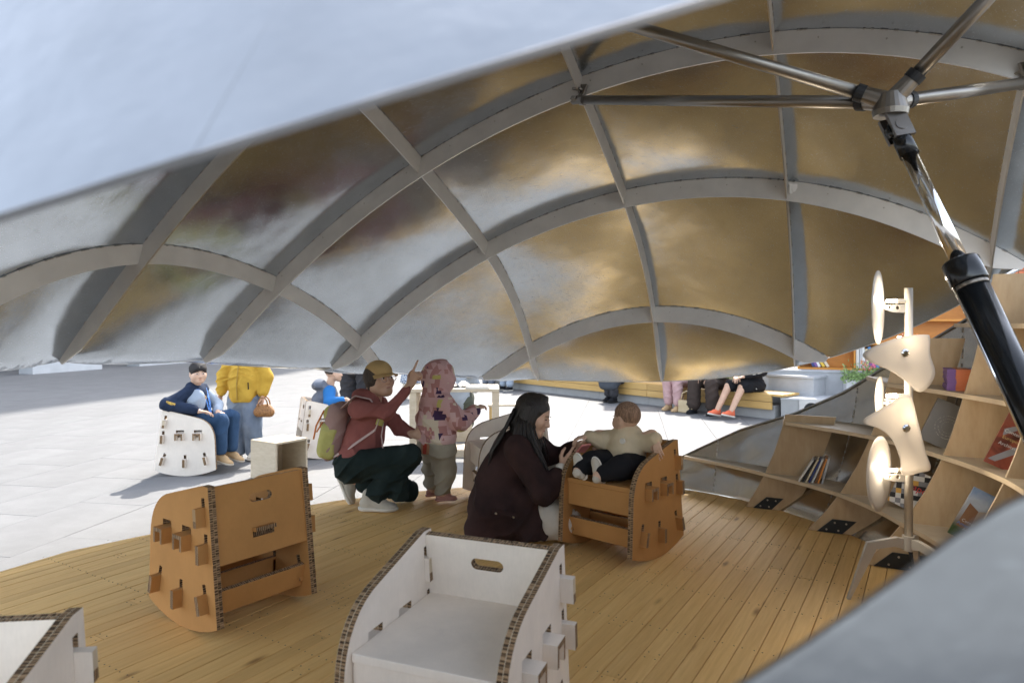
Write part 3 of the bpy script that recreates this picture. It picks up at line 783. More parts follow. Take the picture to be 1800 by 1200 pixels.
for k in range(2400): leafq(lf, V3(sp.uniform(-.62, .78), sp.uniform(-.34, .30), .54 + abs(sp.gauss(0, .10)) ), sp.uniform(.03, .07), .012)
stm = MB()
for k in range(26):
    x, y = sp.uniform(-.3, .8), sp.uniform(-.2, .28); h_ = sp.uniform(.25, .55) * (1.25 if x > .0 else .7); tp = V3(x + sp.gauss(0, .05), y, .56 + h_)
    stm.tube([V3(x, y, .56), tp], [.004, .002], 4)
    for q in range(26): leafq(lf, V3(*(V3(x, y, .56) + (tp - V3(x, y, .56)) * sp.uniform(.2, .95))) + V3(sp.gauss(0, .03), sp.gauss(0, .03), 0), sp.uniform(.03, .06), .009)
    for q in range(12): leafq(fo if k % 2 else fpk, tp + V3(sp.gauss(0, .03), sp.gauss(0, .03), sp.gauss(-.03, .035)), sp.uniform(.02, .05), .013)
for k in range(60): leafq(fpk, V3(sp.uniform(-.1, .75), sp.uniform(-.3, .2), .68 + sp.gauss(0, .05)), .05, .014)
tag(lf.build('foliage', plain('planter_leaf', (.20, .30, .10), .6, 0, .4, 30), plb), kind='stuff'); stm.build('stems', plain('stem', (.09, .14, .05), .6), plb)['kind'] = 'stuff'
tag(fpk.build('pink_flowers', plain('pink_petal', (.75, .16, .30), .6, 0, .3, 40), plb), kind='stuff'); tag(fo.build('orange_flowers', plain('orange_petal', (.75, .26, .06), .6, 0, .3, 40), plb), kind='stuff')
# orange bookcase standing on the wall
bcO = cp(1.55, 1.05, .685); ba = math.atan2(cd2[1], cd2[0])
bc = empty('outdoor_bookcase', tuple(bcO), ba, 'orange wooden bookcase standing on the pale wall behind the flowers', 'bookcase')
for nm, c, sz in (('back', (0, .14, .55), (2.4, .02, 1.1)), ('side', (-1.2, 0, .55), (.03, .3, 1.1)), ('side', (1.2, 0, .55), (.03, .3, 1.1)), ('partition', (-.42, 0, .2), (.025, .28, .36)), ('partition', (.42, 0, .2), (.025, .28, .36)), ('shelf', (0, 0, .015), (2.4, .3, .03)), ('shelf', (0, 0, .40), (2.4, .3, .03)), ('shelf', (0, 0, .75), (2.4, .3, .03)), ('top', (0, 0, 1.1), (2.44, .32, .03))):
    obox(nm, c, sz, M['orange_wood'], bc)
paper = plain('book_paper', (.72, .68, .60), .8)
def book(name, w_, h_, t_, cov, label, group=None, pm=None):
    """upright book, spine towards -y, standing on its lower edge at the origin"""
    r = empty(name, (0, 0, 0), 0, label, 'book', group)
    m = MB(); c = .0025
    m.box((-t_ / 2 + c / 2, w_ / 2, h_ / 2), (c, w_, h_)); m.box((t_ / 2 - c / 2, w_ / 2, h_ / 2), (c, w_, h_)); m.box((0, .0015, h_ / 2), (t_ - 2 * c, .003, h_)); m.build('cover', cov, r)
    MB().box((0, w_ / 2, h_ / 2), (t_ - 2 * c - .0004, w_ - .008, h_ - .008)).build('pages', pm or paper, r); return r
bcols = {'navy': (.03, .05, .18), 'purple': (.20, .10, .30), 'yellow': (.75, .50, .06), 'white': (.75, .74, .70), 'pale grey': (.5, .5, .5), 'pink': (.75, .20, .35), 'blue': (.08, .25, .55), 'red': (.55, .06, .05), 'black': (.02, .02, .02), 'cream': (.70, .60, .42), 'brown': (.22, .10, .04), 'orange': (.75, .28, .05)}
covm = {k: plain('book_cover_' + k.replace(' ', '_'), v, .5, 0, .05) for k, v in bcols.items()}
seq = [('navy', -.98, .30, -25), ('purple', -.94, .27, -25), ('white', -.90, .29, -28), ('yellow', -.84, .31, -30), ('cream', -.78, .29, -32),
       ('white', -.38, .33, 0), ('pale grey', -.335, .31, 0), ('white', -.29, .34, -3), ('cream', -.245, .29, -3), ('purple', -.20, .26, -3), ('pink', -.16, .27, -4), ('blue', -.10, .34, -22), ('red', -.05, .30, -22), ('blue', .0, .33, -26), ('orange', .05, .31, -28),
       ('brown', .46, .28, 0), ('black', .51, .29, 0), ('cream', .56, .27, 0), ('red', .61, .28, 0), ('white', .66, .26, 0)]
plc = {}
for k, (cn_, x, h_, tilt) in enumerate(seq):
    ln_ = 'leaning' if tilt < -10 else 'upright'; bay = 'left bay' if x < -.45 else ('middle bay' if x < .3 else 'right bay')
    nb = f"{seq[k-1][0]} and {seq[k+1][0]}" if 0 < k < len(seq) - 1 else 'the bookcase side'
    b = book('book', .2, h_, .038, covm[cn_], f"{ln_} {cn_} book between {nb} in {bay} of orange bookcase" if 0 < k < len(seq) - 1 else f"{ln_} {cn_} book at the row end in {bay} of orange bookcase", 'books in the orange bookcase')
    p = bcO + rotz(ba) @ V3(x, -.11, .031 + (abs(math.sin(R(tilt))) * .019)); b.location = p; b.rotation_euler = (0, R(-tilt) * -1, ba)
# grey plinth and orange clad wall at the far right
fw = empty('clad_wall', (10, 14.5, GZ), R(-8), 'orange clad building wall on a grey plinth at the far right of the plaza', 'building')
obox('plinth', (0, .3, .72), (16, .8, 1.44), M['white_wall'], fw, bevel=0); obox('cladding', (0, .45, 3.2), (16, .8, 3.55), M['cladding'], fw, bevel=0); obox('coping', (0, .45, 5.02), (16.1, .9, .08), M['concrete'], fw, bevel=0)

# ------------------------------------------------------------------ rocking chairs of honeycomb cardboard
def arc(cx, cy, r, a0, a1, n): return [(cx + r * math.cos(R(a)), cy + r * math.sin(R(a))) for a in np.linspace(a0, a1, n)]
def side_outline():
    o = [(-.275, .055)]
    for t in np.linspace(0, 1, 15)[1:-1]:
        x = -.275 + .55 * t; o.append((x, .055 - .055 * (1 - ((x) / .275) ** 2)))
    o += [(.275, .055), (.262, .33)]
    # rounded front top corner
    p0, p1, p2 = V3(.262, .33), V3(.252, .50), V3(.09, .535)
    for t in np.linspace(0, 1, 9)[1:]: q = p0 * (1 - t) ** 2 + p1 * 2 * t * (1 - t) + p2 * t * t; o.append((q[0], q[1]))
    o += [(-.16, .60), (-.205, .60)]
    return o
TABS = [('s', -.175, .505, -6), ('s', -.195, .365, -4), ('u', -.045, .385, 0), ('u', .115, .385, 0), ('s', -.19, .165, -16), ('s', .0, .145, 0), ('s', .18, .165, 14)]
WI, TH = .205, .030                    # half width between panels, panel thickness
chairs = {}
def make_chair(colr):
    face, comb = (M['card_brown'], M['comb_brown']) if colr == 'brown' else (M['card_white'], M['comb_white'])
    if colr in chairs: return copy_tree(chairs[colr])
    r = empty('rocking_chair'); mats = [face, comb]
    for sg in (-1, 1):
        O = V3(sg * (WI + TH / 2), 0, 0); holes = []
        for ty, y, z, tl in TABS:
            w_ = .012 if ty == 's' else .036; ch, sh = math.cos(R(tl)), math.sin(R(tl))
            rect = [(-w_, -.045), (w_, -.045), (w_, .048), (-w_, .048)] if ty == 's' else [(-w_, -.03), (w_, -.03), (w_, .034), (-w_, .034)]
            holes.append([(y + a * ch - b * sh, z + a * sh + b * ch) for a, b in rect][::-1])
        m = MB(); m.plate(side_outline(), holes, TH, O, V3(0, 1, 0), V3(0, 0, 1), V3(1, 0, 0)); sp_ = m.build('side_panel', mats, r)
        for ty, y, z, tl in TABS:
            m = MB(); ch, sh = math.cos(R(tl)), math.sin(R(tl)); Rm = lambda a, b: (y + a * ch - b * sh, z + a * sh + b * ch)
            if ty == 's':
                # a tab end seen from outside: face material on the flanks, comb on the end
                pl = [Rm(-.0115, -.062), Rm(.0115, -.062), Rm(.0115, .012), Rm(-.0115, .012)]
                m.plate(pl, [], .085, O + V3(sg * .012, 0, 0), V3(0, 1, 0), V3(0, 0, 1), V3(1, 0, 0), 1, 0)
            else:
                pl = [Rm(-.0355, -.055), Rm(-.0355, .008), Rm(.0355, .008), Rm(.0355, -.055), Rm(.021, -.055), Rm(.021, -.008), Rm(-.021, -.008), Rm(-.021, -.055)]
                m.plate(pl[::-1], [], .085, O + V3(sg * .014, 0, 0), V3(0, 1, 0), V3(0, 0, 1), V3(1, 0, 0), 1, 0)
            m.build('tab', mats, sp_)
    # back panel with a hand hole, leaning between the sides
    bt, bb = V3(0, -.180, .592), V3(0, -.228, .285); up = unit(bt - bb); hgt = np.linalg.norm(bt - bb); nn = np.cross(V3(1, 0, 0), up)
    st = [(x + .035, y) for x, y in arc(0, 0, .018, -90, 90, 8)] + [(x - .035, y) for x, y in arc(0, 0, .018, 90, 270, 8)]
    m = MB(); m.plate([(-WI, 0), (WI, 0), (WI, hgt), (-WI, hgt)], [[(x, y + hgt - .075) for x, y in st][::-1], [(-.05, .075), (.05, .075), (.05, .115), (-.05, .115)][::-1]], .026, bb, V3(1, 0, 0), up, nn)
    bk = m.build('back_panel', mats, r)
    m = MB(); m.plate([(-.048, .098), (.048, .098), (.048, .114), (-.048, .114)], [], .075, bb, V3(1, 0, 0), up, nn, 1, 0); m.plate([(-.065, .072), (.065, .072), (.065, .096), (-.065, .096)], [], .02, bb - nn * .026, V3(1, 0, 0), up, nn, 1, 1); m.build('tab', mats, bk)
    # folded seat: top, front lip, apron
    m = MB(); m.plate([(-WI + .002, -.205), (WI - .002, -.205), (WI - .002, .232), (-WI + .002, .232)], [], .024, V3(0, 0, .388), V3(1, 0, 0), V3(0, 1, 0), V3(0, 0, 1), 0, 0); m.build('seat', mats, r, bevel=.003)
    m = MB(); m.plate([(-WI + .002, .255), (WI - .002, .255), (WI - .002, .374), (-WI + .002, .374)], [], .022, V3(0, .214, 0), V3(1, 0, 0), V3(0, 0, 1), V3(0, 1, 0), 0, 1); m.build('apron', mats, r, bevel=.002)
    for y, tl in ((-.205, 16), (.0, 0), (.19, -14)):
        up = V3(0, -math.sin(R(tl)), math.cos(R(tl)))
        m = MB(); m.plate([(-WI, -.055), (WI, -.055), (WI, .05), (-WI, .05)], [], .023, V3(0, y, .135 if y else .12), V3(1, 0, 0), up, np.cross(V3(1, 0, 0), up), 0, 1); m.build('rail', mats, r, bevel=.002)
    chairs[colr] = r; return r
def chair(colr, x, y, z, fx, fy, label, tilt=0):
    r = make_chair(colr); r.location = (x, y, z); r.rotation_euler = (R(tilt), 0, math.atan2(fy, fx) - math.pi / 2)
    tag(r, label, 'chair', 'honeycomb cardboard rocking chairs'); return r
CH = {}
CH['brownA'] = chair('brown', -1.225, 3.005, 0, -.80, .60, 'empty brown cardboard rocking chair seen from behind, standing on the deck')
CH['whiteA'] = chair('white', -.14, 1.90, 0, -.36, -.93, 'large empty white cardboard rocking chair in the front middle, its seat facing the viewer')
CH['brownB'] = chair('brown', .611, 3.80, 0, -.66, -.75, 'brown cardboard rocking chair with the baby sitting in it')
CH['whiteB'] = chair('white', -.03, 4.80, 0, -.96, -.28, 'pale cardboard rocking chair at the deck edge behind the crouching woman')
CH['whiteC'] = chair('white', -1.19, 1.33, 0, .12, -.99, 'white cardboard rocking chair cut off at the bottom left corner')
CH['boy'] = chair('white', -3.0, 6.47, GZ, 1.0, .06, 'white cardboard rocking chair with the boy in the navy jacket')
CH['small'] = chair('white', -2.0, 7.25, GZ, .92, .40, 'white cardboard rocking chair behind the kneeling woman with the small boy in it')

# ------------------------------------------------------------------ floor lamp with five curved translucent shades
def shade_mat():
    t = NT('opal_shade'); d = t.n('ShaderNodeBsdfDiffuse'); d.inputs[0].default_value = (.66, .62, .565, 1)
    tr = t.n('ShaderNodeBsdfTranslucent'); tr.inputs[0].default_value = (.68, .64, .585, 1); mx = t.n('ShaderNodeMixShader'); mx.inputs[0].default_value = .5
    t.l(d.outputs[0], mx.inputs[1]); t.l(tr.outputs[0], mx.inputs[2]); gl = t.n('ShaderNodeBsdfGlossy'); gl.inputs['Roughness'].default_value = .35
    m2 = t.n('ShaderNodeMixShader'); m2.inputs[0].default_value = .05; t.l(mx.outputs[0], m2.inputs[1]); t.l(gl.outputs[0], m2.inputs[2]); t.l(m2.outputs[0], t.out.inputs[0]); return t.mat
def led_mat():
    t = NT('lit_led'); e = t.n('ShaderNodeEmission'); e.inputs[0].default_value = (1, .85, .62, 1); e.inputs[1].default_value = 10; t.l(e.outputs[0], t.out.inputs[0]); return t.mat
M['shade'] = shade_mat(); M['led'] = led_mat(); M['lamp_metal'] = plain('warm_grey_lamp_metal', (.46, .42, .36), .42, .35, .05, 20, .02)
LX, LY = 1.772, 3.05
lamp = empty('floor_lamp', (LX, LY, 0), 0, 'lit floor lamp with five curved white shades on a grey tripod beside the bookshelf', 'floor lamp')
m = MB(); m.tube([V3(0, 0, .25), V3(0, 0, 1.405)], .0175, 24); po_ = m.build('pole', M['lamp_metal'], lamp, smooth=False)
for p in po_.data.polygons: p.use_smooth = len(p.vertices) == 4
m = MB(); m.tube([V3(0, 0, .235), V3(0, 0, .30)], .026, 24); m.build('hub', M['lamp_metal'], lamp)
for a in (170, 290, 50):
    d = V3(math.cos(R(a)), math.sin(R(a)), 0); n_ = V3(-d[1], d[0], 0)
    pl = [(.0, .235), (.0, .285), (.05, .292), (.175, .262), (.258, .0), (.245, .0), (.135, .235), (.06, .25)]
    m = MB(); m.plate(pl, [], .022, V3(0, 0, 0), d, V3(0, 0, 1), n_, 0, 0); m.build('leg', M['lamp_metal'], lamp, bevel=.002)
m = MB(); m.tube([V3(.0, -.02, .235), V3(.005, -.03, .17), V3(.0, -.03, .08), V3(.03, 0, .01), V3(.12, .08, .006)], .004, 8); m.build('cable', M['black_rubber'], lamp, smooth=True)
m = MB(); m.tube([V3(0, -.015, .235), V3(0, -.02, .20)], [.010, .006], 10); m.build('plug', M['black_rubber'], lamp)
def smooth_loop(pts, n=8):
    pts = [V3(p[0], p[1]) for p in pts]; out = []; N = len(pts)
    for i in range(N):
        p0, p1, p2, p3 = pts[i - 1], pts[i], pts[(i + 1) % N], pts[(i + 2) % N]
        for t in np.linspace(0, 1, n, endpoint=False):
            out.append(.5 * ((2 * p1) + (p2 - p0) * t + (2 * p0 - 5 * p1 + 4 * p2 - p3) * t * t + (3 * p1 - p0 - 3 * p2 + p3) * t ** 3))
    return out
def shade(outline, O, U, Vv, N, curv, side_arm, led_on_arm=True):
    lp = smooth_loop(outline); k = len(lp); rings = 7; c0 = sum(lp) / k
    vs = []; 
    for sgn in (0, 1):
        vs.append(O + U * c0[0] + Vv * c0[1] + N * (.003 * sgn - curv * (c0[0] ** 2 + .5 * c0[1] ** 2)))
        for r_ in range(1, rings + 1):
            for p in lp:
                q = c0 + (p - c0) * r_ / rings; vs.append(O + U * q[0] + Vv * q[1] + N * (.003 * sgn - curv * (q[0] ** 2 + .5 * q[1] ** 2)))
    h = 1 + rings * k; fs = []
    for sgn in (0, 1):
        b = sgn * h
        for i in range(k):
            j = (i + 1) % k; f = (b, b + 1 + i, b + 1 + j); fs.append(f if sgn else f[::-1])
            for r_ in range(rings - 1):
                a = b + 1 + r_ * k; f = (a + i, a + k + i, a + k + j, a + j); fs.append(f if sgn else f[::-1])
    e = 1 + (rings - 1) * k
    for i in range(k):
        j = (i + 1) % k; fs.append((e + i, e + j, h + e + j, h + e + i))
    m = MB(); m.add(vs, fs); o = m.build('shade', M['shade'], lamp, smooth=True)
    return o
def ell(a, b, n=10): return [(a * math.cos(t), b * math.sin(t)) for t in np.linspace(0, 2 * math.pi, n, endpoint=False)]
Zax = V3(0, 0, 1)
LS_ = 393.0
def lpx(x, y, d=LY): return V3((x - 900) / 1200 * d - LX, d - LY, EYE - (y - 567) / 1200 * d)
def bulb_light(p, pw):
    l = bpy.data.lights.new('bulb_light', 'POINT'); l.energy = pw; l.color = (1, .87, .70); l.shadow_soft_size = .02
    o = bpy.data.objects.new('bulb_light', l); COL.objects.link(o); o.parent = lamp; o.location = p
def side_arm(z, dx, led=True):
    m = MB(); m.tube([V3(-.01, 0, z + .018), V3(-.055, 0, z + .018)], .010, 14); a_ = m.build('lamp_arm', M['lamp_metal'], lamp)
    m = MB(); hol = [[(-.05 + .009 * math.cos(t), .0 + .009 * math.sin(t)) for t in np.linspace(0, 2 * math.pi, 12, endpoint=False)][::-1], [(-.085 + .006 * math.cos(t), .002 + .006 * math.sin(t)) for t in np.linspace(0, 2 * math.pi, 10, endpoint=False)][::-1]]
    m.plate([(-.012, -.022), (-.012, .016), (-.075, .012), (-.105, .012), (dx + .006, .028), (dx, .022), (-.112, -.006), (-.07, -.02)], hol, .008, V3(0, 0, z - .012), V3(1, 0, 0), Zax, V3(0, -1, 0), 0, 0); m.build('bracket', M['lamp_metal'], a_)
    m = MB(); m.tube([V3(-.056, 0, z + .018), V3(-.098, 0, z + .018)], [.0085, .0075], 12); m.build('bulb', M['led'], lamp); bulb_light((-.115, -.012, z + .03), LAMP_W)
LAMP_W = 0.75
def front_arm(p):
    m = MB(); m.tube([V3(p[0] * .0, -.01, p[2] + .01), V3(p[0], -.09, p[2])], .009, 12); a_ = m.build('lamp_arm', M['lamp_metal'], lamp)
    m = MB(); m.tube([V3(p[0], -.134, p[2]), V3(p[0], -.142, p[2]), V3(p[0], -.146, p[2])], [.018, .017, .010], 20); m.build('cap', M['chrome'], a_)
    m = MB(); m.tube([V3(p[0], -.095, p[2] + .03), V3(p[0], -.095, p[2] + .07)], .007, 10); m.build('bulb', M['led'], lamp); bulb_light((p[0] + .02, -.06, p[2] + .045), LAMP_W * .4)
    m = MB(); m.tube([V3(p[0], -.09, p[2]), V3(p[0], -.135, p[2])], .006, 8); m.build('stem', M['lamp_metal'], a_)
side_n = unit(V3(.77, -.64, 0)); side_u = unit(V3(.64, .77, 0))
c1 = lpx(1546, 540); shade(ell(.125, .165), c1, side_u, Zax, side_n, .45, None); side_arm(c1[2] + .01, c1[0] + .01)
c3 = lpx(1547, 700, 3.10); shade(ell(.09, .10), c3, side_u, Zax, side_n, .45, None); side_arm(c3[2], c3[0] + .01)
sn5 = unit(V3(.62, -.785, 0)); c5 = lpx(1548, 833); shade(ell(.125, .168), c5, V3(.785, .62, 0), Zax, sn5, .45, None); side_arm(c5[2] + .0, c5[0] + .01)
FD = LY - .135
def fpx(x, y): p = lpx(x, y, FD); return (p[0], p[2])
for pts, cap in (([(1520, 622), (1548, 604), (1590, 591), (1630, 588), (1636, 596), (1636, 622), (1646, 655), (1636, 678), (1618, 689), (1600, 676), (1572, 655), (1532, 636)], (1590, 620)),
                 ([(1521, 740), (1528, 732), (1560, 712), (1588, 694), (1602, 697), (1612, 735), (1627, 790), (1639, 824), (1620, 831), (1589, 835), (1583, 806), (1568, 772), (1546, 753), (1524, 746)], (1592, 752))):
    O = V3(0, FD - LY, 0); ol = [fpx(*p) for p in pts]; cc = fpx(*cap)
    shade([(a - cc[0], b - cc[1]) for a, b in ol], O + V3(cc[0], 0, cc[1]), V3(1, 0, 0), Zax, V3(0, -1, 0), .5, None); front_arm(V3(cc[0], 0, cc[1]))

# ------------------------------------------------------------------ books on the curved shelf
def cover_art(kind):
    t = NT('cover_' + kind); v = t.coord('Object')
    if kind == 'check':
        b = t.n('ShaderNodeTexBrick'); b.inputs['Scale'].default_value = 1; b.inputs['Brick Width'].default_value = .032; b.inputs['Row Height'].default_value = .024; b.inputs['Mortar Size'].default_value = .0; b.inputs['Bias'].default_value = 0
        m = t.n('ShaderNodeMapping'); m.inputs['Rotation'].default_value = (R(90), 0, R(14)); t.l(v, m.inputs[0])
        sn = t.n('ShaderNodeVectorMath', operation='SNAP'); sn.inputs[1].default_value = (.026, .1, .026); m2 = t.n('ShaderNodeMapping'); m2.inputs['Rotation'].default_value = (0, R(20), 0); t.l(v, m2.inputs[0]); t.l(m2.outputs[0], sn.inputs[0])
        wn = t.n('ShaderNodeTexWhiteNoise'); t.l(sn.outputs[0], wn.inputs[0])
        c = t.ramp(wn.outputs[0], [(0, (.02, .02, .022)), (.36, (.25, .25, .26)), (.52, (.70, .68, .64)), (.92, (.72, .40, .08))], 'CONSTANT')
    elif kind == 'sky':
        sp_ = t.n('ShaderNodeSeparateXYZ'); t.l(v, sp_.inputs[0]); c = t.ramp(t.math('ADD', t.math('MULTIPLY', t.noise(v, 14, 3), .35), t.math('MULTIPLY', sp_.outputs[2], 2.6)), [(.25, (.06, .10, .03)), (.4, (.30, .26, .22)), (.66, (.55, .62, .70)), (.9, (.12, .26, .55))])
    elif kind == 'red':
        c = t.ramp(t.noise(v, 9, 3, .5, 1), [(.3, (.10, .03, .02)), (.5, (.36, .09, .05)), (.7, (.30, .12, .09))])
    elif kind == 'grey':
        vm = t.n('ShaderNodeVectorMath', operation='LENGTH'); m = t.n('ShaderNodeMapping'); m.inputs['Location'].default_value = (0, 0, -.11); m.inputs['Scale'].default_value = (1, 0, 1); t.l(v, m.inputs[0]); t.l(m.outputs[0], vm.inputs[0])
        r_ = t.math('PINGPONG', vm.outputs['Value'], .0075); ring = t.math('LESS_THAN', r_, .0012); dots = t.math('GREATER_THAN', t.noise(v, 190, 1), .52)
        ok = t.math('MULTIPLY', t.math('MULTIPLY', ring, dots), t.math('MULTIPLY', t.math('LESS_THAN', vm.outputs['Value'], .072), t.math('GREATER_THAN', vm.outputs['Value'], .03)))
        c = t.mix((.17, .16, .145), (.42, .39, .33), ok)
    return t.bsdf(c, .35)
white_ink = plain('white_print', (.80, .79, .76), .5, bump=0); red_ink = plain('red_print', (.60, .06, .05), .5, bump=0); blue_ink = plain('blue_print', (.08, .25, .62), .5, bump=0); gold_ink = plain('gold_print', (.70, .52, .20), .5, bump=0)
FACE = np.stack([SVv, SU, V3(0, 0, 1)], 1)      # local x along the divider, local y away from the viewer, z up
def leaning(name, x, y, u, w_, h_, t_, roll, cov, label, tilt=0, zb=None, lines=()):
    k = (x - 900) / 1200; Y = u / (.893 + .45 * k); X = k * Y; z = EYE - (y - 567) / 1200 * Y if zb is None else zb
    r = empty(name, (X, Y, z), 0, label, 'book'); Mx = FACE @ roty(R(roll)) @ rotx(R(-tilt)); r.rotation_euler = Matrix(Mx.tolist()).to_euler()
    m = MB(); c = .003; m.box((0, -t_ + c / 2, h_ / 2), (w_, c, h_)); m.box((0, -c / 2, h_ / 2), (w_, c, h_)); m.box((-w_ / 2 + c / 2, -t_ / 2, h_ / 2), (c, t_ - 2 * c, h_)); m.build('cover', cov, r)
    MB().box((c / 2, -t_ / 2, h_ / 2), (w_ - c - .003, t_ - 2 * c - .0004, h_ - .006)).build('pages', paper, r)
    for (s_, tx, tz, sz, ink) in lines:
        Mt = Matrix.Translation((tx, -t_ - .0008, tz)) @ Matrix.Rotation(R(90), 4, 'X'); text('lettering', s_, sz, Mt, ink, r)
    return r
leaning('book', 1648, 786, 4.22, .20, .235, .03, 24, cover_art('grey'), 'large dark grey book with a dotted circle on its cover, beside the lamp', 10, .598)
leaning('book', 1590, 890, 4.26, .19, .215, .03, 25, cover_art('check'), 'book with a black, white and orange chequered cover and red letters, behind the lamp pole', 10, .245, [('apo', .02, .125, .05, red_ink)])
eu = leaning('book', 1757, 822, 3.72, .135, .245, .012, 24, cover_art('red'), 'dark red book with white and gold title, leaning on the right of the second shelf', 5, .598,
        [('Contemporary', .012, .165, .021, white_ink), ('European', -.008, .135, .021, gold_ink), ('Architects', -.008, .105, .021, white_ink)])
for pl in ([(-.06, .02), (-.03, .02), (.03, .09), (.055, .03), (.066, .05), (.04, .125), (.01, .11)], [(-.05, .14), (.03, .225), (.066, .17), (.066, .20), (.03, .243), (-.055, .17)]):
    m = MB(); m.plate([(a, b) for a, b in pl], [], .0006, V3(0, -.0126, 0), V3(1, 0, 0), V3(0, 0, 1), V3(0, -1, 0), 0, 0); m.build('cover_picture', plain('grey_print', (.36, .36, .38), .4, bump=0), eu)
am = leaning('book', 1692, 936, 3.76, .135, .245, .012, 26, cover_art('sky'), 'book with a blue sky and timber building on its cover, on the lower right shelf', 5, .245,
        [('Contemporary', .012, .085, .019, white_ink), ('American', -.016, .066, .021, blue_ink), ('Architects', .01, .047, .017, white_ink)])
for pl, cc in (([(-.055, .05), (-.05, .17), (-.005, .15), (-.005, .05)], (.30, .15, .07)), ([(-.004, .05), (-.004, .15), (.058, .185), (.058, .05)], (.52, .40, .30))):
    m = MB(); m.plate(pl, [], .0005, V3(0, -.0124, 0), V3(1, 0, 0), V3(0, 0, 1), V3(0, -1, 0), 0, 0); m.build('cover_picture', plain('timber_print', cc, .4, bump=0), am)
for k, (cn_, dx, roll) in enumerate((('white', 0, 30), ('black', .022, 27), ('cream', .042, 25), ('navy', .060, 24), ('white', .078, 22), ('brown', .096, 20), ('orange', .112, 17), ('pale grey', .135, 14))):
    nb = ['the white end one and a cream one', '', 'the black and navy ones', 'two pale ones', 'the navy and brown ones', 'the white and orange ones', 'the brown and grey ones', '']
    lab = {0: 'white end booklet, first of the fanned booklets on the lowest shelf', 1: 'black booklet beside the white end one in the lowest shelf fan', 7: 'pale grey end booklet, last of the fanned booklets on the lowest shelf'}.get(k, f'{cn_} booklet between {nb[k]} in the fan on the lowest shelf')
    b = book('booklet', .13, .165, .010, covm[cn_], lab, 'booklets on the lowest shelf')
    kk = (1404 - 900) / 1200; Y = 4.68 / (.893 + .45 * kk); p = V3(kk * Y, Y, .2445) + SVv * dx
    b.location = p; b.rotation_euler = Matrix((FACE @ roty(R(roll))).tolist()).to_euler()
kk = (1692 - 900) / 1200; Y = 4.12 / (.893 + .45 * kk)
for k in range(14):
    mg = empty('magazine', (kk * Y + rng.uniform(-.003, .003), Y, .9035 + k * .0078), math.atan2(SVv[1], SVv[0]) + rng.uniform(-.03, .03), 'magazine with a purple and orange spine in the flat stack on the third shelf', 'magazine', 'stack of purple and orange magazines')
    m = MB(); m.box((-.048, .08, .0036), (.038, .17, .0072), mi=0); m.box((.006, .08, .0036), (.069, .17, .0072), mi=1); m.box((.054, .08, .0036), (.026, .17, .0072), mi=2)
    m.build('cover', [covm['purple'], plain('coral_print', (.60, .17, .06), .5, bump=0) if k == 0 else bpy.data.materials['coral_print'], covm['purple']], mg)

# ------------------------------------------------------------------ plywood cubes, low table, books on it
def open_cube(x, y, rz, w_, d_, h_, label):
    r = empty('cube_stool', (x, y, GZ), rz, label, 'stool', 'plywood cube stools'); t = .018
    for nm, c, sz in (('top_panel', (0, 0, h_ - t / 2), (w_, d_, t)), ('bottom_panel', (0, 0, t / 2), (w_, d_, t)), ('side_panel', (0, -d_ / 2 + t / 2, h_ / 2), (w_, t, h_ - 2 * t)), ('side_panel', (0, d_ / 2 - t / 2, h_ / 2), (w_, t, h_ - 2 * t)), ('back_panel', (-w_ / 2 + t / 2, 0, h_ / 2), (t, d_ - 2 * t, h_ - 2 * t))):
        obox(nm, c, sz, M['pale_ply'], r)
    return r
open_cube(-2.12, 6.22, R(-33), .35, .35, .345, 'pale plywood cube stool with an open side, standing on the plaza behind the brown chair')
open_cube(-.66, 8.2, R(94), .36, .36, .36, 'pale plywood cube stool under the seated figure at the low table')
tb = empty('low_table', (-.60, 7.25, GZ), R(2), 'low pale plywood table on the plaza with an open book on it', 'table')
obox('table_top', (0, 0, .705), (.92, .50, .035), M['pale_ply'], tb, bevel=.003); obox('leg_panel', (.425, 0, .3437), (.07, .48, .6874), M['pale_ply'], tb); obox('leg_panel', (-.425, 0, .3437), (.07, .48, .6874), M['pale_ply'], tb); obox('foot_board', (0, .02, .04), (.77, .34, .08), M['pale_ply'], tb)
sh_ = empty('paper_sheet', (-.42, 7.2, GZ + .0805), .3, 'white sheet of paper lying on the foot board of the low table', 'paper'); MB().box((0, 0, .0006), (.18, .10, .0012)).build('sheet', paper, sh_)
lb = empty('low_bench', (.05, 9.2, GZ), R(4), 'small low wooden bench on the plaza beyond the low table', 'bench')
obox('seat', (0, 0, .30), (.75, .26, .03), M['pale_ply'], lb)
for q in (-.34, .34): obox('leg', (q, 0, .1425), (.03, .24, .285), M['bench_wood'], lb)
ob = empty('open_book', (-.56, 7.22, GZ + .723), R(12), 'open book lying face up on the low plywood table', 'book'); 
for sg in (-1, 1):
    vs = []; n = 10
    for i in range(n + 1):
        t = i / n; x = sg * .15 * t; z = .012 + .055 * math.sin(math.pi * min(1, t * 1.1)) * (1 - t * .6)
        for yy in (-.11, .11): vs += [(x, yy, z), (x, yy, max(.0015, z - .014 * (1 - t) - .006))]
    fs = []
    for i in range(n):
        a = i * 4; fs += [(a, a + 4, a + 6, a + 2), (a + 1, a + 3, a + 7, a + 5), (a, a + 1, a + 5, a + 4), (a + 2, a + 6, a + 7, a + 3)]
    fs += [(n * 4, n * 4 + 1, n * 4 + 3, n * 4 + 2)]
    m = MB(); m.add(vs, fs); m.build('pages', plain('print_page', (.42, .43, .46), .6, 0, .35, 30) if sg < 0 else paper, ob)
m = MB(); m.box((0, 0, .001), (.30, .225, .002)); m.build('cover', covm['pale grey'], ob)
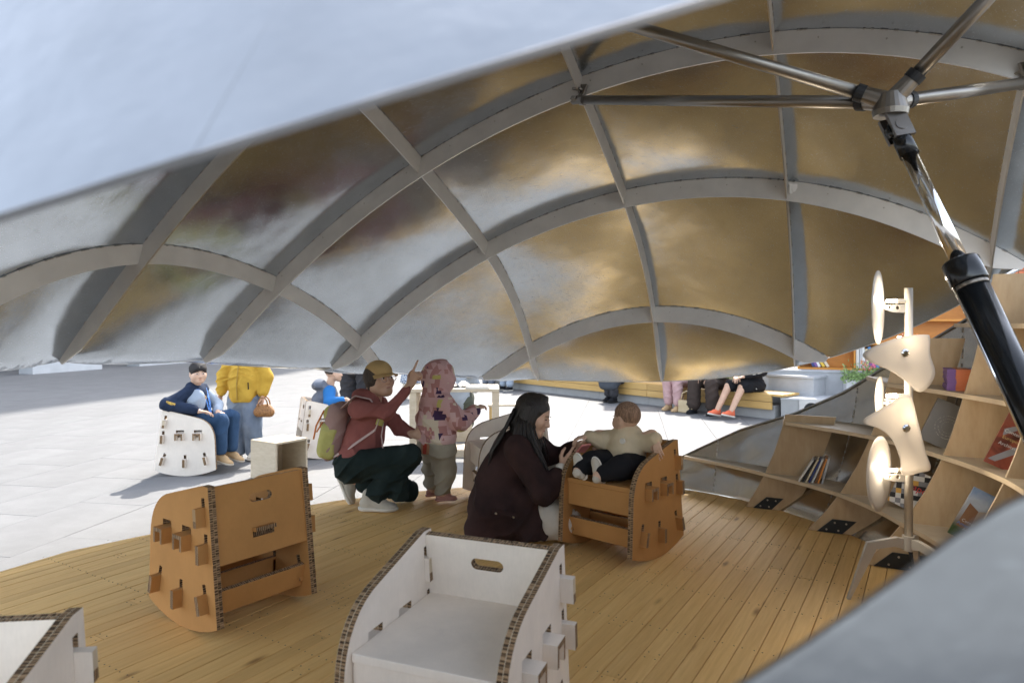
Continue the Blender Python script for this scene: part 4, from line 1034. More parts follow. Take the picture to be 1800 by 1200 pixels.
cb = empty('closed_book', (-.36, 7.10, GZ + .723), R(6), 'closed white book lying flat at the front of the low table', 'book'); MB().box((0, 0, .0015), (.24, .17, .003)).box((0, 0, .0205), (.24, .17, .003)).box((-.1185, 0, .011), (.003, .17, .016)).build('cover', covm['white'], cb); MB().box((.002, 0, .011), (.23, .16, .0155)).build('pages', paper, cb)

# ------------------------------------------------------------------ people: smooth bodies grown from rounded limbs (distance field -> mesh)
def surface_nets(F, org, h):
    S_ = F < 0
    nx, ny, nz = F.shape
    cnt = np.zeros((nx - 1, ny - 1, nz - 1), np.int8)
    for dx in (0, 1):
        for dy in (0, 1):
            for dz in (0, 1): cnt += S_[dx:nx - 1 + dx, dy:ny - 1 + dy, dz:nz - 1 + dz]
    act = (cnt > 0) & (cnt < 8); ijk = np.argwhere(act); idx = -np.ones(act.shape, np.int64); idx[act] = np.arange(len(ijk))
    acc = np.zeros((len(ijk), 3)); num = np.zeros(len(ijk))
    cor = [(0, 0, 0), (1, 0, 0), (0, 1, 0), (1, 1, 0), (0, 0, 1), (1, 0, 1), (0, 1, 1), (1, 1, 1)]
    for a, b in ((0, 1), (2, 3), (4, 5), (6, 7), (0, 2), (1, 3), (4, 6), (5, 7), (0, 4), (1, 5), (2, 6), (3, 7)):
        ca_, cb_ = np.array(cor[a]), np.array(cor[b])
        fa = F[tuple((ijk + ca_).T)]; fb = F[tuple((ijk + cb_).T)]; m = (fa < 0) != (fb < 0)
        t = np.where(m, fa / np.where(m, fa - fb, 1), 0)
        acc += np.where(m[:, None], ca_ + (cb_ - ca_) * t[:, None], 0); num += m
    P_ = org + (ijk + acc / num[:, None]) * h
    quads = []
    for ax in range(3):
        sl0 = [slice(None)] * 3; sl1 = [slice(None)] * 3; sl0[ax] = slice(0, -1); sl1[ax] = slice(1, None)
        A = S_[tuple(sl0)]; B = S_[tuple(sl1)]; e = np.argwhere(A != B)
        u, v = (ax + 1) % 3, (ax + 2) % 3
        ok = (e[:, u] > 0) & (e[:, v] > 0) & (e[:, u] < F.shape[u] - 1) & (e[:, v] < F.shape[v] - 1); e = e[ok]
        du = np.zeros(3, int); du[u] = 1; dv = np.zeros(3, int); dv[v] = 1
        q = np.stack([idx[tuple((e - du - dv).T)], idx[tuple((e - dv).T)], idx[tuple(e.T)], idx[tuple((e - du).T)]], 1)
        ins = A[tuple(e.T)]; q[~ins] = q[~ins][:, ::-1]; quads.append(q)
    return P_, np.concatenate(quads)

def sdf(name, prims, vox, mats, parent, k=.02, wrinkle=0, seed=0, region=None):
    """prims: ('c',a,b,ra,rb[,k]) tapered limb, ('e',c,r,M[,k]) ellipsoid, ('-e',c,r,M) carved away, ('b',c,half,M,round) box, ('clip',p,n)"""
    lo = np.full(3, 1e9); hi = -lo
    for p in prims:
        if p[0] == 'c':
            r = max(p[3], p[4]); lo = np.minimum(lo, np.minimum(p[1], p[2]) - r); hi = np.maximum(hi, np.maximum(p[1], p[2]) + r)
        elif p[0] in ('e', 'b'):
            r = max(p[2]) * (1 if p[0] == 'e' else 1.75); lo = np.minimum(lo, np.asarray(p[1]) - r); hi = np.maximum(hi, np.asarray(p[1]) + r)
    lo -= vox * 3 + .01; hi += vox * 3 + .01
    n = np.ceil((hi - lo) / vox).astype(int) + 1
    F = np.full(n, .5, np.float32); ax = [lo[i] + np.arange(n[i]) * vox for i in range(3)]
    def region_of(c0, c1):
        sl = []; g = []
        for i in range(3):
            a = max(0, int((c0[i] - lo[i]) / vox)); b = min(n[i], int((c1[i] - lo[i]) / vox) + 2); sl.append(slice(a, b)); g.append(ax[i][a:b])
        X, Y, Z = np.meshgrid(*g, indexing='ij'); return tuple(sl), X.astype(np.float32), Y.astype(np.float32), Z.astype(np.float32)
    for p in prims:
        kk = k
        if p[0] == 'c':
            a, b, ra, rb_ = np.asarray(p[1], float), np.asarray(p[2], float), p[3], p[4]; kk = p[5] if len(p) > 5 else k
            r = max(ra, rb_) + kk + vox * 3; sl, X, Y, Z = region_of(np.minimum(a, b) - r, np.maximum(a, b) + r)
            d = b - a; L2 = max(d @ d, 1e-12); t = np.clip(((X - a[0]) * d[0] + (Y - a[1]) * d[1] + (Z - a[2]) * d[2]) / L2, 0, 1)
            D = np.sqrt((X - a[0] - t * d[0]) ** 2 + (Y - a[1] - t * d[1]) ** 2 + (Z - a[2] - t * d[2]) ** 2) - (ra + (rb_ - ra) * t)
        elif p[0] in ('e', '-e', 'b'):
            c = np.asarray(p[1], float); rr_ = np.asarray(p[2], float); Mx = p[3] if len(p) > 3 and p[3] is not None else np.eye(3)
            if p[0] != 'b': kk = p[4] if len(p) > 4 else k
            r = max(rr_) * (1.75 if p[0] == 'b' else 1) + kk + vox * 3; sl, X, Y, Z = region_of(c - r, c + r)
            x, y, z = X - c[0], Y - c[1], Z - c[2]
            lx = x * Mx[0][0] + y * Mx[1][0] + z * Mx[2][0]; ly = x * Mx[0][1] + y * Mx[1][1] + z * Mx[2][1]; lz = x * Mx[0][2] + y * Mx[1][2] + z * Mx[2][2]
            if p[0] == 'b':
                rd_ = p[4]; qx, qy, qz = np.abs(lx) - rr_[0] + rd_, np.abs(ly) - rr_[1] + rd_, np.abs(lz) - rr_[2] + rd_
                D = np.sqrt(np.maximum(qx, 0) ** 2 + np.maximum(qy, 0) ** 2 + np.maximum(qz, 0) ** 2) + np.minimum(np.maximum(qx, np.maximum(qy, qz)), 0) - rd_
            else:
                k0 = np.sqrt((lx / rr_[0]) ** 2 + (ly / rr_[1]) ** 2 + (lz / rr_[2]) ** 2); k1 = np.sqrt((lx / rr_[0] ** 2) ** 2 + (ly / rr_[1] ** 2) ** 2 + (lz / rr_[2] ** 2) ** 2)
                D = k0 * (k0 - 1) / np.maximum(k1, 1e-9)
        else:
            pt, nr = np.asarray(p[1], float), unit(p[2]); X, Y, Z = np.meshgrid(*ax, indexing='ij'); F = np.maximum(F, ((X - pt[0]) * nr[0] + (Y - pt[1]) * nr[1] + (Z - pt[2]) * nr[2]).astype(np.float32)); continue
        f = F[sl]
        if p[0] == '-e':
            D = -D; hh = np.maximum(kk - np.abs(f - D), 0) / max(kk, 1e-6); F[sl] = np.maximum(f, D) + hh * hh * kk * .25
        else:
            hh = np.maximum(kk - np.abs(f - D), 0) / max(kk, 1e-6); F[sl] = np.minimum(f, D) - hh * hh * kk * .25
    if wrinkle:
        X, Y, Z = np.meshgrid(*ax, indexing='ij'); s_ = seed * 1.7
        a1 = 24 * Z + 9 * X - 14 * Y + s_ + 1.9 * np.sin(7 * X + 9 * Y + s_) + 1.4 * np.sin(8 * Z + 5 * X + 2 * s_)
        a2 = 21 * X - 19 * Y + 12 * Z + 2.1 * s_ + 2.0 * np.sin(9 * Z + 4 * Y + s_) + 1.2 * np.sin(11 * Y - 6 * X)
        k1 = .5 + .5 * np.sin(6 * X + 8 * Z + 1.3 * s_ + np.sin(5 * Y)); k2 = .5 + .5 * np.sin(9 * Y - 7 * Z + .7 * s_)
        wv = 1.5 * k1 * (1 - 2.2 * (1 - np.abs(np.sin(a1))) ** 2.2) + 1.1 * k2 * (1 - 2.2 * (1 - np.abs(np.sin(a2))) ** 2.2) - .6
        F += (wrinkle * wv).astype(np.float32)
    P_, q = surface_nets(F, lo, vox)
    me = bpy.data.meshes.new(name); me.vertices.add(len(P_)); me.vertices.foreach_set('co', P_.astype(np.float32).ravel())
    me.loops.add(q.size); me.loops.foreach_set('vertex_index', q.ravel().astype(np.int32)); me.polygons.add(len(q))
    me.polygons.foreach_set('loop_start', np.arange(0, q.size, 4, dtype=np.int32)); me.polygons.foreach_set('loop_total', np.full(len(q), 4, np.int32))
    me.polygons.foreach_set('use_smooth', np.ones(len(q), bool)); me.update(calc_edges=True); me.validate()
    me.materials.append(mats); return link(name, me, parent)

def limb(pts, rad, kk=None):
    out = []
    for i in range(len(pts) - 1): out.append(('c', pts[i], pts[i + 1], rad[i], rad[i + 1]) + ((kk,) if kk else ()))
    return out
def basis(fwd, up=(0, 0, 1)):
    f = unit(fwd); r = unit(np.cross(f, up)); u = np.cross(r, f); return np.stack([r, f, u], 1)      # columns: right, forward, up
def hand(wr, d, n_, side, s=1.0, curl=.5, point=False, spread=1.0):
    """palm, four unequal bent fingers and a thumb leaving the side of the palm; d finger direction, n_ the way the fingers curl, side = towards the thumb"""
    d = unit(d); n_ = unit(np.asarray(n_, float) - d * (np.asarray(n_, float) @ d)); l = np.cross(d, n_); l = l if l @ np.asarray(side, float) > 0 else -l
    wr = np.asarray(wr, float); pr = []
    for i in range(4):
        off = (1.5 - i) * .0195 * s; kn = wr + d * (.088 - .004 * abs(i - 1)) * s + l * off
        pr.append(('c', wr + d * .012 * s + l * off * .62, kn, .0165 * s, .0118 * s, .012 * s))
        c = [curl * .5, curl * .8, curl * .55] if not (point and i == 0) else [.02, .05, .05]
        if point and i > 0: c = [1.25, 1.5, .9]
        L = [(.044, .027, .021), (.048, .030, .023), (.045, .028, .022), (.035, .021, .019)][i]; a = 0; p = kn; dd0 = unit(d + l * (1.5 - i) * .07 * spread)
        rs = [.0092, .0083, .0076, .0066]
        for j in range(3):
            a += c[j]; dd = dd0 * math.cos(a) + n_ * math.sin(a); q = p + dd * L[j] * s; pr.append(('c', p, q, rs[j] * s, rs[j + 1] * s, .0035 * s)); p = q
    t0 = wr + d * .022 * s + l * .024 * s; t1 = t0 + unit(d * .62 + l * .72 + n_ * .25) * .042 * s; t2 = t1 + unit(d * .85 + l * .32 + n_ * .45) * .032 * s; t3 = t2 + unit(d * .85 + l * .05 + n_ * .55) * .026 * s
    pr += [('c', t0, t1, .0155 * s, .0115 * s, .010 * s), ('c', t1, t2, .0108 * s, .0095 * s, .004 * s), ('c', t2, t3, .0095 * s, .0075 * s, .004 * s)]
    return pr
def head(c, fwd, up, s=1.0, kid=False):
    B = basis(fwd, up); T = lambda x, y, z: np.asarray(c, float) + B @ (V3(x, y, z) * s)
    ch = .018 if kid else .0
    pr = [('e', T(0, -.012, .032), V3(.077, .096, .088) * s, B), ('e', T(0, .028, -.028 + ch * .3), V3(.066, .066, .082 - ch) * s, B, .03 * s),
          ('c', T(-.012, .066, -.088 + ch), T(.012, .066, -.088 + ch), .021 * s, .021 * s, .03 * s), ('c', T(-.05, .01, -.06 + ch), T(-.015, .06, -.085 + ch), .022 * s, .02 * s, .03 * s), ('c', T(.05, .01, -.06 + ch), T(.015, .06, -.085 + ch), .022 * s, .02 * s, .03 * s),
          ('e', T(-.040, .062, -.022), V3(.026, .026, .028) * s, B, .02 * s), ('e', T(.040, .062, -.022), V3(.026, .026, .028) * s, B, .02 * s),
          ('-e', T(-.031, .100, .010), V3(.018, .014, .011) * s, B, .012 * s), ('-e', T(.031, .100, .010), V3(.018, .014, .011) * s, B, .012 * s),
          ('c', T(0, .088, .012), T(0, .104, -.022), .0075 * s, .0115 * s, .010 * s), ('e', T(-.011, .096, -.027), V3(.008, .009, .007) * s, B, .008 * s), ('e', T(.011, .096, -.027), V3(.008, .009, .007) * s, B, .008 * s),
          ('c', T(-.016, .086, -.053 + ch * .3), T(.016, .086, -.053 + ch * .3), .0075 * s, .0075 * s, .006 * s), ('c', T(-.013, .084, -.064 + ch * .4), T(.013, .084, -.064 + ch * .4), .0075 * s, .0075 * s, .006 * s)]
    for sg in (-1, 1): pr += [('e', T(sg * .077, -.008, -.004), V3(.010, .020, .031) * s, B @ rotz(sg * -.35), .008 * s), ('-e', T(sg * .086, -.002, .0), V3(.006, .010, .017) * s, B, .005 * s)]
    return pr, T, B
def face_bits(T, B, s, parent, kid=False, brow=True, closed=False):
    for sg in (-1, 1):
        m = MB(); cs = T(sg * .031, .0905, .009); n = 12
        def disc(cen, a, b, dn, mi, curve=.0):
            vs = [cen + B @ (V3(0, dn + .002, 0) * s)] + [cen + B @ (V3(a * math.cos(t), dn - curve * abs(math.cos(t)), b * math.sin(t)) * s) for t in np.linspace(0, 2 * math.pi, n, endpoint=False)]
            m.add(vs, [(0, 1 + i, 1 + (i + 1) % n) for i in range(n)], mi)
        disc(cs, .0135, .0040 if closed else .0062, .0005, 0, .004)
        if not closed: disc(cs + B @ (V3(0, .0012, 0) * s), .0060, .0060, .001, 1)
        m.build('eye', [M['eye'] if closed else M['eye_white'], M['eye']], parent)
        if brow:
            m = MB(); m.tube([T(sg * .014, .0945, .026), T(sg * .030, .092, .031), T(sg * .046, .080, .027)], [.0018 * s, .0022 * s, .001 * s], 6); m.build('eyebrow', M['brow'], parent)
    m = MB(); ch = .018 if kid else 0
    m.tube([T(-.021, .086, -.0585 + ch * .35), T(-.008, .0945, -.057 + ch * .35), T(.008, .0945, -.057 + ch * .35), T(.021, .086, -.0585 + ch * .35)], [.002 * s, .0042 * s, .0042 * s, .002 * s], 7); m.build('mouth', M['lips'], parent)
M['eye_white'] = plain('eye_white', (.62, .58, .54), .3, bump=0)
M['lace'] = plain('grey_lace', (.30, .29, .27), .8)
def shoe(ank, toe, up, L, upper, sole_m, parent, w_=.42, vox=.006):
    """ank = ankle point; toe = direction of the toes"""
    B = basis(toe, up); B[:, 2] = np.cross(B[:, 0], B[:, 1]); a = np.asarray(ank, float); s = L / .26
    T = lambda x, y, z: a + B @ (V3(x, y, z) * s)
    pr = [('e', T(0, -.025, -.045), V3(.040, .050, .042) * s, B), ('e', T(0, .09, -.062), V3(.047, .080, .030) * s, B), ('e', T(0, .035, -.040), V3(.040, .070, .044) * s, B), ('c', T(0, -.012, -.03), T(0, -.016, .008), .040 * s, .041 * s), ('clip', T(0, 0, -.074), -B[:, 2])]
    o = sdf('shoe', pr, vox, upper, parent, .02 * s)
    pr = [('e', T(0, -.030, -.075), V3(.044, .056, .030) * s, B), ('e', T(0, .095, -.075), V3(.052, .084, .026) * s, B), ('e', T(0, .03, -.075), V3(.043, .07, .026) * s, B), ('clip', T(0, 0, -.093), -B[:, 2]), ('clip', T(0, 0, -.068), B[:, 2])]
    sdf('sole', pr, vox, sole_m, o, .01 * s)
    m = MB()
    for i in range(4): m.tube([T(-.018, .045 + i * .014, -.012 - i * .008), T(0, .048 + i * .014, -.006 - i * .008), T(.018, .045 + i * .014, -.012 - i * .008)], .0028 * s, 5)
    m.build('laces', M['lace'], o)
    return o
def person(loc, rz, label, group=None): return empty('person', loc, rz, label, 'person', group)
FX = -math.pi / 2      # turn so that local +y faces world +x
C_ = {k: cloth('cloth_' + k, *v) for k, v in {
    'maroon': ((.25, .085, .075), (.34, .125, .11)), 'dark_green': ((.012, .022, .021), (.026, .040, .038)), 'khaki_cap': ((.50, .34, .15),), 'cream': ((.66, .60, .50),), 'coat_brown': ((.030, .017, .016), (.060, .030, .027)),
    'white_trouser': ((.62, .56, .47),), 'khaki_grey': ((.36, .325, .25), (.46, .42, .33)), 'beige': ((.60, .48, .31), (.70, .58, .40)), 'navy': ((.018, .030, .060), (.03, .045, .085)), 'blue_jean': ((.03, .065, .13), (.05, .10, .19)), 'pale_blue': ((.36, .42, .50),),
    'yellow': ((.56, .33, .045), (.66, .42, .07)), 'jean': ((.17, .22, .30), (.30, .36, .45)), 'hood_grey': ((.16, .18, .22),), 'bright_blue': ((.03, .17, .45),), 'charcoal': ((.045, .045, .05),), 'black': ((.014, .014, .016),), 'pink_trouser': ((.52, .32, .32), (.62, .42, .41)),
    'green_sleeve': ((.15, .27, .07), (.26, .40, .14)), 'brown_trouser': ((.06, .045, .038),), 'grey_tee': ((.30, .33, .36),), 'olive': ((.07, .075, .055),), 'bag_green': ((.42, .40, .12), (.54, .52, .20)), 'bag_mauve': ((.36, .24, .22),), 'strap_pink': ((.55, .42, .40),), 'shoe_white': ((.50, .455, .375), (.62, .57, .48)), 'shoe_tan': ((.52, .36, .20),), 'shoe_red': ((.70, .16, .08),), 'shoe_pink': ((.50, .27, .23),), 'sole_white': ((.72, .68, .60),), 'sole_dark': ((.03, .03, .03),)}.items()}
def camo():
    t = NT('pixel_camo_cloth'); v = t.coord()
    def lay(sc, off):
        m = t.n('ShaderNodeMapping'); m.inputs['Location'].default_value = off; t.l(v, m.inputs[0]); s_ = t.n('ShaderNodeVectorMath', operation='SNAP'); s_.inputs[1].default_value = (sc, sc, sc); t.l(m.outputs[0], s_.inputs[0]); return s_.outputs[0]
    a = t.noise(lay(.032, (0, 0, 0)), 6, 2, .6); b = t.noise(lay(.027, (3, 1, 2)), 7, 2, .6); c_ = t.noise(lay(.022, (7, 4, 1)), 9, 1, .6)
    c = t.ramp(a, [(0, (.62, .38, .36)), (.49, (.46, .22, .20)), (.56, (.66, .44, .42)), (.66, (.70, .58, .40))], 'CONSTANT')
    c = t.mix(c, (.68, .58, .44), t.math('GREATER_THAN', b, .62)); c = t.mix(c, (.52, .46, .14), t.math('LESS_THAN', b, .31)); c = t.mix(c, (.055, .025, .075), t.math('GREATER_THAN', c_, .655))
    return t.bsdf(c, .9, 0, t.bump(t.noise(v, 24, 4, .6, .8), .4, .01))
M['camo'] = camo()

# --- kneeling woman in the maroon hoodie, pointing
KW = (-1.066, 4.66, 0)
p = person(KW, FX, 'person kneeling in a maroon hoodie, tan cap and glasses, pointing up with one arm')
hc = V3(.0, .165, .862); fw_ = V3(.72, .70, .10)
hp, T, B = head(hc, fw_, (-.05, -.12, 1), 1.0)
wrR = V3(.15, .392, .838); hR = hand(wrR, (-.02, .42, .85), (-.75, .5, -.1), (-.2, -.6, .3), .95, 1, True)
wrL = V3(-.08, .385, .475); hL = hand(wrL, (.25, .85, .05), (.85, -.2, .05), (0, 0, 1), .95, .7)
body = hp + limb([hc + V3(0, -.035, -.06), V3(0, .115, .72), V3(0, .09, .60), V3(0, .02, .36)], [.056, .056, .10, .11]) + limb([V3(.09, .10, .68), V3(.140, .06, .67), V3(.198, .25, .66), wrR], [.04, .036, .034, .026]) + limb([V3(-.09, .11, .68), V3(-.135, .13, .665), V3(-.178, .27, .50), wrL], [.04, .036, .034, .026]) + hR + hL + limb([V3(.09, .02, .32), V3(.13, .39, .37), V3(.12, .13, .12)], [.08, .055, .04]) + limb([V3(-.09, .02, .32), V3(-.10, .33, .085), V3(-.09, -.02, .16)], [.08, .055, .04])
bo = sdf('body', body, .005, M['skin'], p, .018)
face_bits(T, B, 1.0, bo)
hd = limb([V3(0, .0, .34), V3(0, .06, .48), V3(0, .10, .62)], [.128, .126, .115]) + limb([V3(-.135, .13, .665), V3(0, .105, .68), V3(.145, .06, .67)], [.062, .072, .062]) + limb([V3(.145, .06, .675), V3(.20, .25, .665), V3(.163, .36, .79)], [.066, .052, .038]) + limb([V3(-.140, .13, .665), V3(-.18, .27, .505), V3(-.115, .36, .48)], [.064, .050, .038]) + limb([V3(.172, .34, .765), V3(.160, .365, .797)], [.042, .042], .004) + [('c', V3(-.07, .0, .335), V3(.07, .0, .335), .108, .108, .006)] + [('c', V3(-.05, .045, .735), V3(.05, .045, .735), .062, .062), ('c', V3(.055, .09, .745), V3(.06, .155, .715), .035, .03), ('c', V3(-.055, .09, .745), V3(-.06, .155, .715), .035, .03), ('-e', V3(0, .17, .80), V3(.058, .065, .085), None, .015)] + [('c', V3(-.08, .0, .35), V3(.08, .0, .35), .085, .085)]
h_ = sdf('hoodie', hd, .0075, C_['maroon'], p, .035, .0052, 3)
tr = limb([V3(.10, .0, .29), V3(.13, .39, .365), V3(.125, .17, .13)], [.112, .074, .076]) + limb([V3(-.09, .0, .28), V3(-.10, .34, .078), V3(-.09, .04, .13)], [.11, .068, .062]) + [('c', V3(-.07, -.02, .29), V3(.07, -.02, .29), .115, .115), ('c', V3(.12, .30, .30), V3(.12, .32, .12), .07, .06), ('clip', V3(0, 0, .008), V3(0, 0, -1))]
sdf('trousers', tr, .0075, C_['dark_green'], p, .03, .0055, 5)
shoe((.125, .13, .10), (0.1, 1, 0), (0, 0, 1), .27, C_['shoe_white'], C_['sole_white'], p); shoe((-.09, -.045, .17), (.1, .42, -.9), (0, 1, .45), .26, C_['shoe_white'], C_['sole_white'], p)
hr = [('e', hc + V3(0, -.03, .02), V3(.083, .095, .09), B), ('c', T(-.07, -.03, -.03), T(-.075, -.02, -.075), .018, .012), ('c', T(.07, -.03, -.03), T(.078, -.015, -.08), .018, .010), ('-e', T(0, .075, -.02), V3(.066, .065, .10), B, .008), ('c', T(.03, -.09, -.03), T(.02, -.11, -.10), .03, .022)]
sdf('hair', hr, .006, M['hair_short'], p, .015)
cp_ = [('e', T(0, -.012, .048), V3(.090, .108, .086), B), ('clip', T(0, 0, .026), -B[:, 2] * 1.0 + B[:, 1] * .12)]
cap = sdf('cap', cp_, .006, C_['khaki_cap'], p, .01)
vs = []; nn_ = 14
for t in np.linspace(-1.15, 1.15, nn_):
    for r_, dz in ((.088, .0), (.150, -.012 - .010 * t * t)):
        for th_ in (0, .005): vs.append(T(math.sin(t) * (.088 if r_ < .1 else .098), math.cos(t) * r_ * (1.0 if r_ < .1 else 1.12) + .0, .034 + dz + th_))
fs = []
for i in range(nn_ - 1):
    a = i * 4; fs += [(a, a + 2, a + 6, a + 4), (a + 1, a + 5, a + 7, a + 3), (a + 2, a + 3, a + 7, a + 6), (a, a + 4, a + 5, a + 1)]
fs += [(0, 1, 3, 2), (nn_ * 4 - 4, nn_ * 4 - 2, nn_ * 4 - 1, nn_ * 4 - 3)]
m = MB(); m.add(vs, fs); m.build('brim', C_['khaki_cap'], cap, smooth=False)
m = MB()
for sg in (-1, 1):
    m.tube([T(sg * .034 + .024 * math.cos(t), .108, .004 + .021 * math.sin(t)) for t in np.linspace(0, 2 * math.pi, 18)], .0028, 6); m.tube([T(sg * .058, .106, .010), T(sg * .082, .02, .012), T(sg * .084, -.01, .004)], .0026, 5)
m.tube([T(-.010, .110, .008), T(.010, .110, .008)], .0016, 5); m.build('glasses', plain('glasses_frame', (.70, .50, .42), .25, .4, bump=0), p)
# the cords of the hood
m = MB(); m.tube([V3(.05, .19, .66), V3(.10, .21, .60), V3(.135, .20, .50), V3(.14, .215, .40)], .0045, 6); m.build('hood_cord', C_['strap_pink'], p)
# backpack she wears
bp_ = empty('backpack', KW, FX, 'small olive and mauve backpack on the back of the kneeling person', 'backpack')
pr = [('b', V3(.0, -.135, .52), V3(.115, .075, .19), rotx(-.18), .07), ('e', V3(0, -.185, .42), V3(.10, .06, .11), None, .03)]
sdf('bag_body', pr, .008, C_['bag_mauve'], bp_, .03, .003, 2)
pr = [('b', V3(.0, -.165, .455), V3(.120, .072, .125), rotx(-.18), .06)]; sdf('front_pocket', pr, .008, C_['bag_green'], bp_, .02, .003, 4)
pr = [('b', V3(.0, -.150, .635), V3(.085, .055, .055), rotx(-.18), .045)]; sdf('top_pocket', pr, .008, C_['bag_green'], bp_, .02, .002, 6)
m = MB(); m.tube([V3(.09, -.07, .68), V3(.135, .03, .765), V3(.15, .13, .745), V3(.155, .20, .64), V3(.165, .165, .545), V3(.14, .0, .43), V3(.10, -.12, .36)], .021, 8, flat=(1, .25)); m.build('strap', C_['strap_pink'], bp_, smooth=True)
m = MB(); m.tube([V3(.155, .215, .655), V3(.168, .19, .575)], .025, 8, flat=(1, .3)); m.build('strap_pad', C_['bag_green'], bp_, smooth=True)
m = MB(); m.tube([V3(.06, -.20, .66), V3(.09, -.245, .56), V3(.08, -.265, .47)], .006, 6); m.tube([V3(.06, -.21, .58), V3(.10, -.24, .52)], .005, 6); m.build('cord', plain('orange_cord', (.70, .22, .05), .6), bp_, smooth=True)

# --- toddler in the camouflage hoodie, seen from behind
p = person((-.527, 4.80, 0), R(-56), 'person, a standing toddler in a pink pixel camouflage hoodie and khaki trousers')
hc = V3(0, .035, .855); hp, T, B = head(hc, (.2, 1, .05), (0, 0, 1), .88, True)
wR = V3(.115, .255, .640); wL = V3(-.15, .17, .50)
body = hp + limb([hc + V3(0, -.02, -.05), V3(0, .0, .73), V3(0, -.01, .60), V3(0, 0, .42)], [.042, .045, .09, .09]) + limb([V3(.11, 0, .69), V3(.165, .09, .57), wR], [.04, .034, .022]) + limb([V3(-.11, 0, .69), V3(-.165, .05, .56), wL], [.04, .034, .022]) + hand(wR, (-.1, .9, .25), (-.3, .2, -.9), (-1, 0, .2), .62, .9) + hand(wL, (0, .9, -.1), (.6, .1, -.6), (1, 0, 0), .62, .8) + limb([V3(.07, 0, .40), V3(.075, .02, .22), V3(.075, .0, .07)], [.07, .05, .035]) + limb([V3(-.07, 0, .40), V3(-.075, .02, .22), V3(-.075, .0, .07)], [.07, .05, .035])
bo = sdf('body', body, .005, M['skin_b'], p, .015); face_bits(T, B, .88, bo, True)
jk = limb([V3(0, .0, .455), V3(0, -.01, .57), V3(0, .0, .675)], [.138, .132, .112]) + [('c', V3(-.09, 0, .69), V3(.09, 0, .69), .066, .066), ('c', V3(-.07, 0, .44), V3(.07, 0, .44), .10, .10)] + limb([V3(.11, .0, .685), V3(.172, .09, .565), V3(.128, .225, .625)], [.07, .062, .045]) + limb([V3(-.11, .0, .685), V3(-.17, .05, .56), V3(-.155, .145, .515)], [.07, .06, .045]) + [('e', hc + V3(0, -.02, .012), V3(.112, .128, .128), None, .03), ('c', hc + V3(0, -.05, -.08), V3(0, -.04, .70), .085, .08), ('-e', hc + V3(.03, .125, -.01), V3(.075, .08, .095), None, .015), ('clip', V3(0, 0, .415), V3(0, 0, -1))]
jo = sdf('hooded_jacket', jk, .007, M['camo'], p, .03, .0045, 8)
for q in ((.035, -.16, .545), (-.07, -.135, .60)):
    pass
tr = [('c', V3(-.05, -.005, .395), V3(.05, -.005, .395), .112, .112)] + limb([V3(.075, .0, .37), V3(.08, .02, .22), V3(.078, .005, .10)], [.095, .075, .058]) + limb([V3(-.075, .0, .37), V3(-.08, .02, .22), V3(-.078, .005, .10)], [.095, .075, .058]) + [('clip', V3(0, 0, .062), V3(0, 0, -1))]
to = sdf('trousers', tr, .007, C_['khaki_grey'], p, .025, .006, 9)
pk = MB()
def patch(c, nrm, w_, h_, mat, par, nm='pocket_patch', th_=.004):
    B_ = basis(nrm); m = MB(); m.plate([(a * w_ * .5 * (1 if abs(b) < .9 else .8), b * h_ * .5) for a, b in ((-1, -.8), (-.8, -1), (.8, -1), (1, -.8), (1, .8), (.8, 1), (-.8, 1), (-1, .8))], [], th_, c, B_[:, 0], B_[:, 2], B_[:, 1], 0, 0); return m.build(nm, mat, par)
patch(V3(.055, -.121, .385), V3(.2, -1, .1), .085, .075, plain('patch_tan', (.45, .22, .12), .8), to); patch(V3(.056, -.124, .385), V3(.2, -1, .1), .036, .07, plain('patch_red', (.45, .06, .03), .8), to)
for sg in (-1, 1): shoe((sg * .078, .0, .072), (sg * .22 + .25, 1, 0), (0, 0, 1), .155, C_['shoe_pink'], C_['shoe_pink'], p, vox=.005)

# --- crouching long-haired woman in the dark coat
CW = (-.06, 3.98, 0)
p = person(CW, FX, 'person with long black hair and dark brown coat crouching with a phone')
hc = V3(.02, .185, .712); fw_ = V3(.36, .88, -.34); hp, T, B = head(hc, fw_, (-.05, .3, 1), 1.0)
wR = V3(.135, .345, .425); wL = V3(-.03, .465, .535)
hR = hand(wR, (.0, .62, .70), (-.85, .2, .1), (.1, -.5, .8), .98, .75); hL = hand(wL, (.05, .95, .22), (-.1, .25, -.95), (.9, .1, 0), .95, .7)
body = hp + limb([hc + V3(0, -.035, -.06), V3(0, .12, .59), V3(0, .07, .47), V3(0, .0, .24)], [.052, .054, .10, .11]) + limb([V3(.10, .10, .555), V3(.165, .09, .53), V3(.205, .235, .315), wR], [.05, .05, .042, .025]) + limb([V3(-.10, .12, .555), V3(-.155, .15, .535), V3(-.17, .33, .42), wL], [.05, .05, .042, .025]) + hR + hL + limb([V3(.09, .0, .22), V3(.10, .33, .14), V3(.08, .0, .08)], [.08, .055, .04]) + limb([V3(-.09, .0, .22), V3(-.11, .36, .33), V3(-.10, .26, .09)], [.08, .055, .04])
bo = sdf('body', body, .005, M['skin'], p, .018); face_bits(T, B, 1.0, bo, closed=True)
